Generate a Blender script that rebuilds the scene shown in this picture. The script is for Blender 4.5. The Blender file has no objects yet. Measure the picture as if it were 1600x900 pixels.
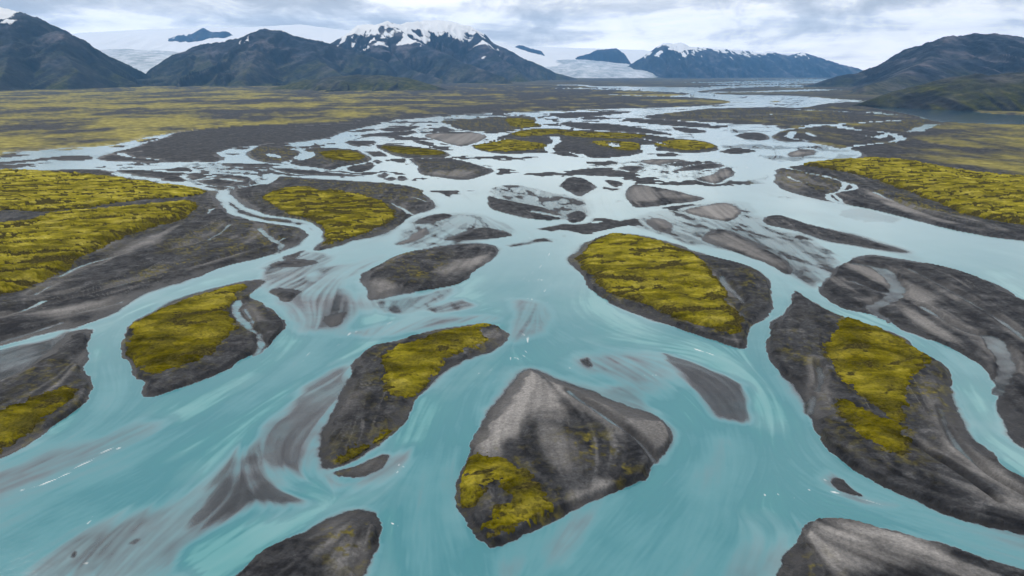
import bpy, math, random
import numpy as np

# ------------------------------------------------------------------ camera, sky, sun, exposure
S = bpy.context.scene
C = S.collection
H = 100.0                      # flying height of the camera above the river, metres
FPX = 1600 * 24.0 / 36.0       # focal length in photograph pixels
HOR = 112.0                    # row of the horizon in the photograph
PITCH = math.atan((450 - HOR) / FPX)

cam_d = bpy.data.cameras.new('camera')
cam_d.lens = 24.0; cam_d.sensor_width = 36.0
cam_d.clip_start = 1.0; cam_d.clip_end = 200000.0
cam = bpy.data.objects.new('camera', cam_d); C.objects.link(cam)
cam.location = (0, 0, H)
cam.rotation_euler = (math.pi / 2 - PITCH, 0, 0)
S.camera = cam

SUN_EL, SUN_AZ = math.radians(44), math.radians(-48)     # azimuth from +Y (away from camera) towards +X
world = bpy.data.worlds.new('World'); S.world = world; world.use_nodes = True
wn = world.node_tree; wn.nodes.clear()
def N(nt, kind, **kw):
    n = nt.nodes.new(kind)
    for k, v in kw.items(): setattr(n, k, v)
    return n
def ramp(nt, fac, stops, interp='LINEAR'):
    r = N(nt, 'ShaderNodeValToRGB'); r.color_ramp.interpolation = interp
    el = r.color_ramp.elements
    while len(el) > 1: el.remove(el[-1])
    el[0].position = stops[0][0]; el[0].color = (*stops[0][1], 1)
    for p, c in stops[1:]:
        e = el.new(p); e.color = (*c, 1)
    nt.links.new(fac, r.inputs[0]); return r.outputs[0]
def math_n(nt, op, a, b=None, clamp=False):
    m = N(nt, 'ShaderNodeMath', operation=op); m.use_clamp = clamp
    for i, v in enumerate((a, b)):
        if v is None: continue
        if isinstance(v, (int, float)): m.inputs[i].default_value = v
        else: nt.links.new(v, m.inputs[i])
    return m.outputs[0]
def mix(nt, fac, a, b, blend='MIX'):
    m = N(nt, 'ShaderNodeMix', data_type='RGBA', blend_type=blend)
    for sock, v in ((m.inputs[0], fac), (m.inputs[6], a), (m.inputs[7], b)):
        if isinstance(v, (int, float)): sock.default_value = v
        elif isinstance(v, tuple): sock.default_value = (*v, 1)
        else: nt.links.new(v, sock)
    return m.outputs[2]
def noise(nt, vec, scale, detail=4, rough=.55, dist=0.0):
    n = N(nt, 'ShaderNodeTexNoise'); n.inputs['Scale'].default_value = scale
    n.inputs['Detail'].default_value = detail; n.inputs['Roughness'].default_value = rough
    n.inputs['Distortion'].default_value = dist
    nt.links.new(vec, n.inputs['Vector']); return n.outputs['Fac']
def mapping(nt, vec, scale=(1, 1, 1), rot=(0, 0, 0), loc=(0, 0, 0)):
    m = N(nt, 'ShaderNodeMapping')
    m.inputs['Scale'].default_value = scale; m.inputs['Rotation'].default_value = rot
    m.inputs['Location'].default_value = loc
    nt.links.new(vec, m.inputs['Vector']); return m.outputs[0]

sky = N(wn, 'ShaderNodeTexSky', sky_type='NISHITA'); sky.sun_disc = False
sky.sun_elevation = SUN_EL; sky.sun_rotation = SUN_AZ
tc = N(wn, 'ShaderNodeTexCoord')
sep = N(wn, 'ShaderNodeSeparateXYZ'); wn.links.new(tc.outputs['Generated'], sep.inputs[0])
den = math_n(wn, 'ADD', math_n(wn, 'MAXIMUM', sep.outputs[2], 0.0), 0.055)     # a cloud deck seen in perspective
cv = N(wn, 'ShaderNodeCombineXYZ')
wn.links.new(math_n(wn, 'DIVIDE', sep.outputs[0], den), cv.inputs[0])
wn.links.new(math_n(wn, 'DIVIDE', sep.outputs[1], den), cv.inputs[1])
dv = tc.outputs['Generated']
c1 = noise(wn, mapping(wn, cv.outputs[0], (.34, .30, 1), loc=(3.1, 0.7, 0)), 1.0, 6, .55, .5)
c2 = noise(wn, mapping(wn, dv, (4.2, 4.2, 13), loc=(.45, 0, .2)), 1.0, 8, .58, .6)
c3 = noise(wn, mapping(wn, dv, (13, 13, 34), loc=(1.45, 0, .2)), 1.0, 7, .62, .5)
cc = math_n(wn, 'ADD', math_n(wn, 'MULTIPLY', c1, .36), math_n(wn, 'ADD', math_n(wn, 'MULTIPLY', c2, .42), math_n(wn, 'MULTIPLY', c3, .22)))
low = math_n(wn, 'SUBTRACT', 1.0, math_n(wn, 'MULTIPLY', sep.outputs[2], 17.0), clamp=True)   # thin bright band under the deck
cc = math_n(wn, 'ADD', cc, math_n(wn, 'MULTIPLY', low, .10))
cloud = ramp(wn, cc, [(.415, (6.3, 6.35, 6.5)), (.465, (7.7, 7.7, 7.75)), (.505, (10.8, 10.6, 10.4)), (.545, (15.6, 15.0, 14.2)), (.60, (18.0, 17.2, 16.0))])
skc = mix(wn, .94, sky.outputs[0], cloud)
bg = N(wn, 'ShaderNodeBackground'); bg.inputs['Strength'].default_value = 0.1
wn.links.new(skc, bg.inputs['Color'])
wo = N(wn, 'ShaderNodeOutputWorld'); wn.links.new(bg.outputs[0], wo.inputs['Surface'])

sun_d = bpy.data.lights.new('sun', 'SUN'); sun_d.energy = 1.5; sun_d.angle = math.radians(11)
sun_d.color = (1.0, .95, .88)
sun = bpy.data.objects.new('sun', sun_d); C.objects.link(sun)
sun.rotation_euler = (math.pi / 2 - SUN_EL, 0, math.pi - SUN_AZ)
S.view_settings.view_transform = 'Standard'; S.view_settings.look = 'None'
S.view_settings.gamma = 1.0; S.view_settings.exposure = 0.0
S.cycles.volume_bounces = 3
S.cycles.transparent_max_bounces = 16

# ------------------------------------------------------------------ numeric helpers
_an = np.arange(1024) * (2 * math.pi / 1024)
PTAB = (np.cos(_an).astype(np.float32), np.sin(_an).astype(np.float32))
def perlin(x, y, seed=0):
    x = np.asarray(x, np.float32); y = np.asarray(y, np.float32)
    fx_ = np.floor(x); fy_ = np.floor(y); xf = x - fx_; yf = y - fy_
    xi = fx_.astype(np.int32).astype(np.uint32); yi = fy_.astype(np.int32).astype(np.uint32)
    TB = PTAB
    def g(ix, iy):
        h = ix * np.uint32(374761393) + iy * np.uint32(668265263) + np.uint32((seed * 974634777) & 0xffffffff)
        h = (h ^ (h >> np.uint32(13))) * np.uint32(1274126177)
        h = (h >> np.uint32(16)) & np.uint32(1023)
        return TB[0][h], TB[1][h]
    u = xf * xf * xf * (xf * (xf * 6 - 15) + 10); v = yf * yf * yf * (yf * (yf * 6 - 15) + 10)
    def d(ix, iy, dx, dy):
        gx, gy = g(ix, iy); return gx * dx + gy * dy
    n00 = d(xi, yi, xf, yf); n10 = d(xi + 1, yi, xf - 1, yf)
    n01 = d(xi, yi + 1, xf, yf - 1); n11 = d(xi + 1, yi + 1, xf - 1, yf - 1)
    return ((n00 * (1 - u) + n10 * u) * (1 - v) + (n01 * (1 - u) + n11 * u) * v) * 1.5
def fbm(x, y, oct=4, seed=0, gain=.5):
    x = np.asarray(x, np.float32); y = np.asarray(y, np.float32); s = np.zeros_like(x); a = 1.0; t = 0
    for o in range(oct):
        s += a * perlin(x * 2 ** o + 17.3 * o, y * 2 ** o - 9.1 * o, seed + o); t += a; a *= gain
    return s / t
def sstep(a, b, x):
    t = np.clip((x - a) / (b - a), 0, 1); return t * t * (3 - 2 * t)
CP, SP = math.cos(PITCH), math.sin(PITCH)
def ground_xy(px, py):
    """where the sight line through a photograph pixel meets the river plain"""
    u = (np.asarray(px, float) - 800) / FPX; v = (450 - np.asarray(py, float)) / FPX
    dz = v * CP - SP; dy = CP + v * SP
    t = -H / dz
    return u * t, dy * t
def at_range(px, py, D):
    u = (px - 800) / FPX; v = (450 - py) / FPX
    dz = v * CP - SP; dy = CP + v * SP
    t = D / dy
    return (u * t, D, H + dz * t)
def catmull(P, closed=True, step=3.0):
    P = [np.array(p, float) for p in P]; n = len(P); out = []
    rng = range(n) if closed else range(n - 1)
    for i in rng:
        p1, p2 = P[i], P[(i + 1) % n]
        p0 = P[i - 1] if (closed or i > 0) else p1
        p3 = P[(i + 2) % n] if (closed or i + 2 < n) else p2
        L = np.linalg.norm(p2 - p1); k = max(1, min(8, int(L / step)))
        for j in range(k):
            t = j / k
            out.append(.5 * ((2 * p1) + (p2 - p0) * t + (2 * p0 - 5 * p1 + 4 * p2 - p3) * t * t + (3 * p1 - p0 - 3 * p2 + p3) * t ** 3))
    if not closed: out.append(P[-1])
    return np.array(out)

# lattice of sample points over the valley floor, dense near the viewer and coarser far off
STEP = 1.6
lx = np.arange(-300, 1900.1, STEP)
ly = np.concatenate([np.arange(118.0, 175, .8), np.arange(175, 1010.1, STEP)])
NX, NY = len(lx), len(ly)
PX, PY = np.meshgrid(lx, ly)
WX, WY = ground_xy(PX, PY)
MPP = np.sqrt(WX ** 2 + WY ** 2 + H * H) / FPX          # metres per photograph pixel, sideways
WX32 = WX.astype(np.float32); WY32 = WY.astype(np.float32)

def seg_dist(pts, sl, closed=True):
    ax, ay = ground_xy(pts[:, 0], pts[:, 1])
    X, Y = WX32[sl], WY32[sl]
    best = np.full(X.shape, 1e18, np.float32)
    n = len(pts)
    for i in range(n if closed else n - 1):
        j = (i + 1) % n
        dx, dy = ax[j] - ax[i], ay[j] - ay[i]
        L2 = dx * dx + dy * dy + 1e-9
        dx, dy, x0, y0 = np.float32(dx), np.float32(dy), np.float32(ax[i]), np.float32(ay[i])
        t = np.clip(((X - x0) * dx + (Y - y0) * dy) / np.float32(L2), 0, 1)
        ex = X - x0 - t * dx; ey = Y - y0 - t * dy
        np.minimum(best, ex * ex + ey * ey, out=best)
    return np.sqrt(best)
def inside(pts, sl):
    X, Y = PX[sl], PY[sl]
    c = np.zeros(X.shape, bool); n = len(pts)
    for i in range(n):
        x1, y1 = pts[i]; x2, y2 = pts[(i + 1) % n]
        if y1 == y2: continue
        m = ((y1 > Y) != (y2 > Y))
        c ^= m & (X < (x2 - x1) * (Y - y1) / (y2 - y1) + x1)
    return c
def window(pts, mx, my):
    x0, y0 = pts.min(0); x1, y1 = pts.max(0)
    i0 = max(0, np.searchsorted(ly, y0 - my)); i1 = min(NY, np.searchsorted(ly, y1 + my) + 1)
    j0 = max(0, np.searchsorted(lx, x0 - mx)); j1 = min(NX, np.searchsorted(lx, x1 + mx) + 1)
    return slice(i0, i1), slice(j0, j1)
def signed(P, mx=70, my=70, smooth=True):
    """signed distance in metres to an outline, positive inside, -1e9 outside its window"""
    pts = catmull(P) if smooth else np.array(P, float)
    k = max(.12, min(1.0, (pts[:, 1].mean() - 112) / 300))
    sl = window(pts, mx, my * k)
    d = seg_dist(pts, sl); ins = inside(pts, sl)
    return sl, np.where(ins, d, -d)

# ------------------------------------------------------------------ outlines read off the photograph
LAND = {}   # key: (outline, bank height m, beach width m)
def land(key, P, bank=1.1, beach=1.6): LAND[key] = (P, bank, beach)
land('far', [(-420, 113), (2020, 113), (2020, 150), (1500, 165), (1340, 158), (1250, 150), (1120, 147), (1090, 143), (1130, 138), (1060, 136), (920, 134), (800, 132), (-420, 132)], .8, 8)
land('plain_left', [(-420, 124), (400, 128), (860, 133), (930, 137), (1060, 143), (1075, 147), (1050, 150), (1115, 155), (1140, 160), (1100, 165), (1025, 168), (950, 170), (800, 175), (700, 180), (660, 184), (600, 187), (500, 194), (400, 197), (345, 201), (300, 204), (240, 212), (215, 218), (175, 226), (100, 231), (0, 238), (-420, 252)], 1.8, 3)
land('flat_left', [(150, 247), (175, 239), (212, 230), (225, 224), (255, 216), (275, 208), (320, 202), (400, 195), (500, 191), (560, 189), (600, 186), (625, 183), (600, 192), (545, 204), (520, 213), (490, 219), (440, 224), (400, 227), (360, 232), (342, 240), (352, 248), (340, 252), (300, 253), (250, 254), (200, 253), (165, 251)], .7, 3)
land('terrace', [(-420, 262), (0, 265), (75, 266), (150, 265), (200, 273), (225, 281), (275, 288), (335, 298), (337, 306), (350, 325), (360, 335), (400, 345), (435, 351), (470, 357), (478, 371), (460, 385), (432, 396), (400, 405), (350, 417), (287, 440), (237, 454), (212, 465), (185, 485), (160, 497), (125, 510), (87, 517), (50, 526), (0, 541), (-100, 570), (-420, 640)], 1.0, 2.5)
land('plain_right', [(1262, 222), (1310, 231), (1341, 236), (1343, 246), (1307, 252), (1250, 259), (1217, 264), (1212, 274), (1211, 286), (1225, 297), (1262, 308), (1312, 318), (1362, 327), (1425, 343), (1475, 356), (1525, 366), (1600, 377), (2020, 430), (2020, 150), (1600, 160), (1330, 160), (1255, 168), (1200, 168), (1110, 170), (1062, 175), (1005, 183), (1050, 187), (1100, 190), (1150, 193), (1200, 195), (1222, 203), (1205, 214), (1225, 221)], 1.3, 2.5)
land('a', [(400, 437), (375, 441), (350, 447), (320, 455), (295, 462), (250, 482), (220, 497), (200, 512), (191, 527), (192, 555), (207, 570), (210, 590), (226, 597), (223, 611), (232, 620), (262, 614), (300, 600), (350, 580), (375, 564), (400, 553), (425, 538), (445, 515), (446, 503), (430, 487), (405, 472), (393, 462), (402, 450), (410, 440)], 1.2)
land('b', [(-420, 670), (-60, 612), (0, 595), (40, 574), (70, 553), (95, 532), (110, 520), (140, 516), (143, 530), (138, 545), (135, 562), (130, 580), (136, 592), (146, 603), (138, 625), (125, 640), (95, 660), (60, 683), (30, 702), (0, 718), (-80, 752), (-420, 850)], 1.2)
land('d', [(440, 276), (500, 280), (560, 283), (600, 286), (650, 294), (665, 305), (680, 324), (645, 337), (625, 352), (587, 369), (550, 377), (505, 391), (490, 390), (504, 376), (503, 362), (482, 347), (450, 340), (415, 335), (390, 325), (368, 311), (360, 300), (370, 295), (400, 290), (420, 288), (432, 280)], 1.2)
land('f', [(566, 437), (572, 425), (590, 415), (620, 400), (660, 390), (700, 383), (740, 380), (770, 383), (780, 390), (778, 398), (760, 412), (740, 425), (725, 440), (700, 447), (660, 455), (620, 460), (600, 465), (580, 468), (573, 455)], 1.1)
land('g', [(794, 525), (785, 514), (772, 509), (750, 506), (687, 515), (625, 530), (580, 542), (555, 562), (545, 587), (530, 622), (509, 662), (501, 690), (499, 712), (505, 731), (537, 727), (570, 708), (600, 686), (627, 667), (640, 645), (650, 627), (665, 607), (687, 585), (725, 565), (762, 550), (785, 538)], 1.4)
land('h', [(823, 577), (800, 600), (775, 630), (755, 660), (740, 690), (730, 710), (718, 735), (714, 760), (718, 785), (728, 810), (738, 830), (755, 850), (770, 858), (800, 848), (850, 820), (900, 795), (950, 775), (1000, 756), (1015, 746), (1022, 728), (1033, 716), (1045, 705), (1053, 688), (1045, 668), (1020, 650), (980, 635), (940, 620), (900, 603), (868, 592), (850, 582)], 1.5)
land('i', [(960, 366), (920, 377), (900, 397), (890, 407), (910, 432), (925, 455), (955, 475), (990, 488), (1050, 510), (1100, 527), (1157, 545), (1168, 535), (1175, 510), (1192, 497), (1203, 485), (1208, 468), (1200, 437), (1170, 417), (1122, 404), (1085, 392), (1050, 380), (1012, 370)], 1.3)
land('j', [(1240, 456), (1227, 490), (1204, 507), (1199, 530), (1200, 556), (1215, 580), (1237, 601), (1256, 625), (1263, 640), (1275, 675), (1295, 705), (1325, 730), (1375, 757), (1425, 780), (1475, 803), (1525, 818), (1600, 836), (1750, 880), (2020, 950), (2020, 930), (1750, 815), (1600, 748), (1560, 720), (1512, 675), (1497, 645), (1487, 620), (1487, 592), (1470, 568), (1440, 552), (1395, 520), (1325, 499), (1290, 484), (1260, 466)], 1.4)
land('k', [(1310, 415), (1345, 400), (1380, 401), (1475, 417), (1525, 432), (1562, 447), (1600, 470), (1750, 545), (2020, 680), (2020, 880), (1750, 775), (1600, 697), (1580, 668), (1562, 640), (1558, 615), (1535, 575), (1500, 552), (1450, 530), (1405, 513), (1385, 500), (1360, 492), (1320, 483), (1300, 472), (1283, 456), (1283, 445), (1300, 430)], .9)
land('w1', [(180, 267), (215, 265), (255, 264), (290, 262), (302, 267), (283, 274), (292, 283), (262, 283), (230, 277), (205, 273)], .5)
land('w2', [(338, 276), (375, 272), (392, 279), (385, 288), (352, 291), (325, 288), (308, 282)], .5)
land('w3', [(345, 256), (400, 255.5), (440, 258), (400, 261), (350, 259)], .4)
land('w4', [(425, 263), (480, 266), (540, 272), (570, 275), (520, 275), (460, 271)], .25)
land('l', [(1195, 340), (1220, 337), (1270, 352), (1325, 365), (1375, 380), (1417, 394), (1375, 390), (1325, 382), (1287, 375), (1250, 362), (1215, 355), (1197, 350)], .7)
land('m1', [(1070, 330), (1100, 322), (1135, 317), (1157, 331), (1142, 345), (1115, 342)], .7)
land('m2', [(1010, 345), (1030, 341), (1052, 352), (1045, 364), (1025, 360)], .5)
land('m3', [(1097, 372), (1110, 360), (1130, 358), (1160, 368), (1200, 390), (1228, 408), (1236, 428), (1222, 425), (1195, 410), (1150, 395), (1115, 382)], .6)
land('n', [(983, 291), (1000, 289), (1040, 295), (1075, 303), (1101, 310), (1090, 314), (1050, 319), (1010, 324), (990, 323), (980, 312), (977, 300)], 1.1)
land('o1', [(762, 306), (780, 311), (810, 317), (850, 325), (875, 335), (878, 342), (850, 344), (820, 340), (790, 333), (765, 324)], .9)
land('o3', [(888, 335), (905, 330), (917, 337), (913, 344), (895, 348), (885, 344)], .8)
land('o4', [(875, 290), (890, 278), (915, 280), (931, 293), (920, 300), (907, 306), (890, 300)], .8)
land('p1', [(587, 228), (600, 226), (625, 227), (675, 233), (702, 240), (690, 247), (640, 246), (620, 244), (600, 236)], 1.0)
land('p2', [(640, 248), (665, 248), (700, 248), (728, 253), (752, 259), (772, 267), (750, 276), (722, 281), (680, 276), (655, 270), (651, 258)], 1.1)
land('q1', [(385, 240), (400, 230), (420, 225), (452, 225), (470, 240), (455, 249), (430, 254), (400, 251)], .7)
land('q2', [(445, 252), (482, 246), (474, 236), (492, 231), (525, 232), (560, 236), (580, 249), (562, 255), (545, 259), (530, 266), (490, 261), (465, 258)], .9)
land('q3', [(541, 264), (562, 256), (585, 255), (580, 264), (560, 269)], .6)
land('s1', [(663, 212), (690, 207), (740, 207), (762, 212), (745, 222), (722, 228), (700, 224), (680, 218)], .5)
land('s2', [(737, 229), (755, 222), (775, 216), (800, 208), (830, 202), (880, 202), (900, 204), (950, 206), (1000, 209), (1050, 216), (1100, 221), (1122, 230), (1115, 236), (1075, 239), (1040, 236), (1012, 236), (990, 242), (950, 246), (920, 246), (880, 243), (850, 238), (800, 240), (765, 238)], .9)
land('s3', [(687, 190), (725, 187), (770, 184), (820, 182), (838, 186), (835, 192), (848, 197), (820, 202), (790, 206), (762, 208), (745, 205), (707, 201), (705, 195)], .8)
land('s4', [(877, 192), (950, 194), (1000, 200), (1050, 210), (1025, 209), (950, 204), (900, 200)], .7)
land('s5', [(970, 187), (1025, 187), (1135, 197), (1100, 199), (1025, 194)], .6)
land('s7', [(860, 178), (900, 176), (985, 174), (960, 178), (890, 184), (868, 182)], .5)
land('s8', [(1050, 199), (1090, 202), (1105, 206), (1080, 208), (1060, 204)], .4)
land('b1', [(592, 202), (620, 199), (655, 197), (640, 203), (610, 205)], .5)
land('b2', [(562, 212), (590, 208), (630, 206), (652, 204), (640, 210), (600, 213)], .5)
land('b3', [(540, 223), (550, 220), (590, 222), (570, 227), (555, 228)], .6)
land('b4', [(645, 220), (665, 221), (680, 225), (665, 227)], .5)
land('b5', [(583, 252), (590, 249), (596, 253), (590, 257)], .4)
land('b6', [(590, 275), (600, 270), (609, 273), (600, 278)], .5)
land('b7', [(601, 279), (612, 276), (621, 279), (610, 283)], .4)
land('b8', [(619, 278), (627, 274), (636, 279), (627, 283)], .5)
land('b9', [(649, 349), (662, 340), (690, 334), (708, 337), (690, 343), (668, 349)], .4)
land('b10', [(618, 381), (640, 372), (655, 358), (670, 355), (668, 365), (650, 376), (630, 382)], .35)
land('b11', [(695, 374), (715, 366), (740, 358), (765, 356), (797, 366), (790, 370), (750, 374), (710, 376)], .6)
land('b12', [(443, 402), (460, 395), (476, 391), (468, 400), (452, 406)], .4)
land('b13', [(420, 415), (440, 408), (470, 405), (494, 410), (475, 416), (440, 418)], .5)
land('b14', [(422, 455), (440, 451), (468, 456), (452, 472), (435, 467)], .5)
land('b15', [(508, 498), (525, 490), (545, 488), (530, 505), (518, 510)], .3)
land('b16', [(520, 738), (560, 727), (598, 712), (604, 716), (587, 733), (560, 745), (535, 745)], .3)
land('b18', [(599, 830), (597, 845), (590, 865), (575, 890), (560, 930), (540, 985), (300, 985), (340, 930), (370, 895), (400, 868), (440, 845), (480, 830), (510, 815), (540, 803), (560, 800), (585, 806), (596, 815)], 1.4)
land('b19', [(1220, 905), (1232, 870), (1247, 840), (1255, 822), (1270, 811), (1300, 809), (1325, 812), (1375, 825), (1430, 840), (1500, 862), (1560, 880), (1620, 897), (1720, 930), (1760, 1000), (1200, 1000), (1210, 930)], 1.2)
land('b20', [(1305, 748), (1315, 750), (1330, 765), (1346, 775), (1328, 771), (1310, 762)], .12)
land('b25', [(1000, 252), (1030, 249), (1075, 251), (1050, 254), (1020, 257)], .4)
land('b26', [(967, 263), (985, 259), (1006, 262), (990, 268)], .4)
land('b27', [(1050, 268), (1080, 259), (1115, 255), (1130, 259), (1115, 263), (1080, 266)], .4)
land('b28', [(1090, 279), (1110, 274), (1125, 265), (1140, 262), (1149, 270), (1135, 280), (1120, 286), (1100, 283)], .7)
land('b29', [(945, 282), (965, 283), (974, 287), (962, 293)], .4)
land('b30', [(1125, 237), (1150, 232), (1180, 236), (1150, 240)], .5)
land('b32', [(1228, 243), (1245, 235), (1270, 234), (1275, 240), (1255, 244)], .4)
land('b34', [(1150, 211), (1180, 207), (1200, 212), (1198, 219), (1165, 217)], .4)

# small streams and pools cut into the land: polyline, width px, bed depth m
CREEKS = [
 ([(372, 472), (367, 488), (381, 503), (392, 516), (406, 524), (408, 540), (400, 556)], 7, .35),
 ([(396, 505), (386, 490), (383, 483)], 3, .2),
 ([(404, 356), (420, 370), (433, 379), (440, 382), (432, 397)], 5, .25), ([(433, 379), (445, 372)], 3, .2),
 ([(92, 433), (130, 415), (170, 404), (196, 397)], 3.2, .2), ([(-20, 503), (10, 495), (38, 485), (68, 471)], 4, .25), ([(52, 462), (80, 447)], 3.5, .15),
 ([(100, 460), (120, 455)], 2.5, .15), ([(0, 535), (50, 520), (95, 505)], 4, .15), ([(120, 490), (160, 480), (190, 472)], 2.5, .12),
 ([(325, 335), (330, 327), (340, 325)], 3, .2), ([(325, 376), (335, 374)], 3, .2), ([(375, 373), (388, 369)], 3, .2),
 ([(180, 270), (205, 277), (245, 280)], 5, .2), ([(250, 285), (280, 289), (335, 297)], 3, .2),
 ([(186, 239), (200, 245), (225, 247), (250, 250)], 3, .2), ([(195, 240), (212, 238)], 3, .2),
 ([(888, 612), (905, 625), (930, 642), (970, 672), (1000, 694), (1022, 722)], 5, .16),
 ([(1126, 432), (1135, 446), (1150, 460), (1163, 476)], 5, .08), ([(1150, 482), (1168, 499)], 3, .12),
 ([(1335, 412), (1372, 420), (1397, 440), (1400, 458), (1375, 476), (1362, 482), (1385, 502)], 9, .08),
 ([(1548, 528), (1565, 555), (1573, 575), (1567, 592), (1560, 615)], 12, .08), ([(1440, 480), (1500, 515), (1548, 530)], 4, .1),
 ([(1278, 572), (1283, 590), (1278, 612)], 6, .06), ([(1272, 620), (1265, 645)], 5, .06),
 ([(1230, 263), (1260, 270), (1290, 276), (1315, 283), (1336, 290), (1328, 297), (1305, 301), (1293, 305), (1302, 313), (1325, 320)], 3.6, .3),
 ([(1285, 275), (1305, 280), (1320, 287), (1315, 298)], 3, .25), ([(1300, 301), (1312, 312), (1318, 318)], 2.5, .25),
 ([(1120, 196), (1200, 196.5), (1300, 194), (1360, 191), (1402, 188)], 3, .6), ([(1215, 204), (1265, 198), (1300, 194)], 3, .5),
 ([(1240, 171), (1290, 173), (1340, 176), (1387, 179)], 1.6, .6), ([(1410, 183), (1430, 184)], 3, .6),
 ([(1318, 233), (1345, 227), (1375, 224), (1405, 219), (1400, 212), (1380, 207), (1340, 203), (1310, 198), (1295, 194)], 4, .5),
 ([(1370, 215), (1385, 211), (1405, 209)], 3.5, .5), ([(1300, 194), (1325, 199)], 3, .5),
 ([(1417, 206), (1440, 202), (1450, 197), (1463, 194)], 3.6, .5), ([(1435, 205), (1438, 200)], 3, .4),
 ([(1414, 246), (1424, 246)], 3.5, .3), ([(1240, 206), (1232, 213), (1247, 218), (1270, 220)], 3.4, .4), ([(1258, 206), (1272, 213), (1285, 214)], 3, .4),
 ([(865, 213), (870, 222), (858, 230), (862, 237), (890, 238), (918, 246)], 4.5, .4), ([(1014, 226), (1012, 238)], 7, .3), ([(955, 224), (962, 229)], 5, .2),
 ([(660, 247), (700, 247.5), (735, 252), (765, 262)], 2.6, .3),
 ([(752, 208), (768, 213), (772, 218), (740, 227)], 3, .4), ([(770, 211), (800, 205)], 3, .4),
 ([(800, 203), (845, 198)], 2.5, .3), ([(835, 330), (883, 341)], 6, .1), ([(612, 318), (630, 327), (641, 335)], 3, .2),
 ([(1190, 123.5), (1262, 124), (1330, 126)], 1.2, 1.0), ([(900, 138), (1000, 141), (1100, 146)], 1.6, 1.0), ([(1120, 144), (1200, 143), (1290, 140)], 1.3, 1.0), ([(1230, 136), (1290, 134.5), (1350, 135)], 1.0, 1.0),
 ([(200, 262), (260, 268), (330, 270), (400, 276)], 5, .3), ([(285, 275), (310, 281), (345, 279), (380, 284)], 4, .25), ([(420, 240), (440, 246), (470, 243), (485, 238)], 4, .4), ([(342, 238), (365, 243), (380, 236), (400, 228)], 4, .4), ([(440, 255), (470, 250), (487, 244), (475, 236), (455, 233)], 3.4, .4),
 ([(520, 268), (540, 260), (575, 256)], 3.6, .4), ([(420, 230), (480, 226), (540, 222)], 3, .4), ([(690, 196), (720, 203), (760, 206)], 2.4, .4), ([(760, 224), (800, 216), (850, 214)], 2.6, .3), ([(935, 212), (1000, 216), (1040, 226)], 2.4, .3), ([(1060, 180), (1150, 181), (1220, 178)], 1.8, .5), ([(1100, 186), (1180, 187), (1260, 184), (1330, 184)], 1.8, .5),
 ([(1320, 208), (1350, 212), (1372, 216)], 3, .4), ([(1430, 222), (1470, 226), (1510, 224)], 1.6, .3), ([(1230, 275), (1250, 284), (1285, 290)], 2.6, .15), ([(1365, 300), (1420, 325), (1480, 345), (1560, 362)], 2.6, .1),
 ([(610, 300), (640, 306), (668, 316)], 2.4, .15), ([(215, 400), (260, 392), (330, 372), (360, 350)], 2.6, .1), ([(240, 430), (300, 418), (370, 398), (420, 384)], 2.4, .1), ([(60, 480), (130, 462), (210, 440)], 2.6, .1),
 ([(1420, 420), (1480, 452), (1560, 500), (1640, 560)], 4, .1), ([(1330, 440), (1370, 455), (1395, 462)], 6, .12), ([(1430, 700), (1490, 740), (1560, 790)], 3, .06), ([(1470, 640), (1490, 690), (1550, 750), (1640, 800)], 5, .08),
 ([(1120, 129), (1180, 128), (1262, 126)], 1.6, 1.0), ([(1130, 132), (1200, 130.5), (1330, 128)], 1.3, 1.0), ([(1060, 140), (1160, 135), (1240, 133)], 1.6, 1.0),
 ([(960, 148), (1040, 151), (1110, 152)], 1.2, .8), ([(1240, 152), (1330, 157)], 2, .8),
 ([(1362, 175), (1400, 180)], 2, .6), ([(1465, 250), (1480, 251)], 2, .2), ([(465, 197), (530, 193), (600, 191)], 2, .3),
]
LAKE = [(1352, 165), (1420, 167), (1500, 172), (1600, 180), (2020, 196), (2020, 203), (1600, 195), (1520, 193), (1462, 190), (1440, 183), (1400, 175)]
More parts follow.
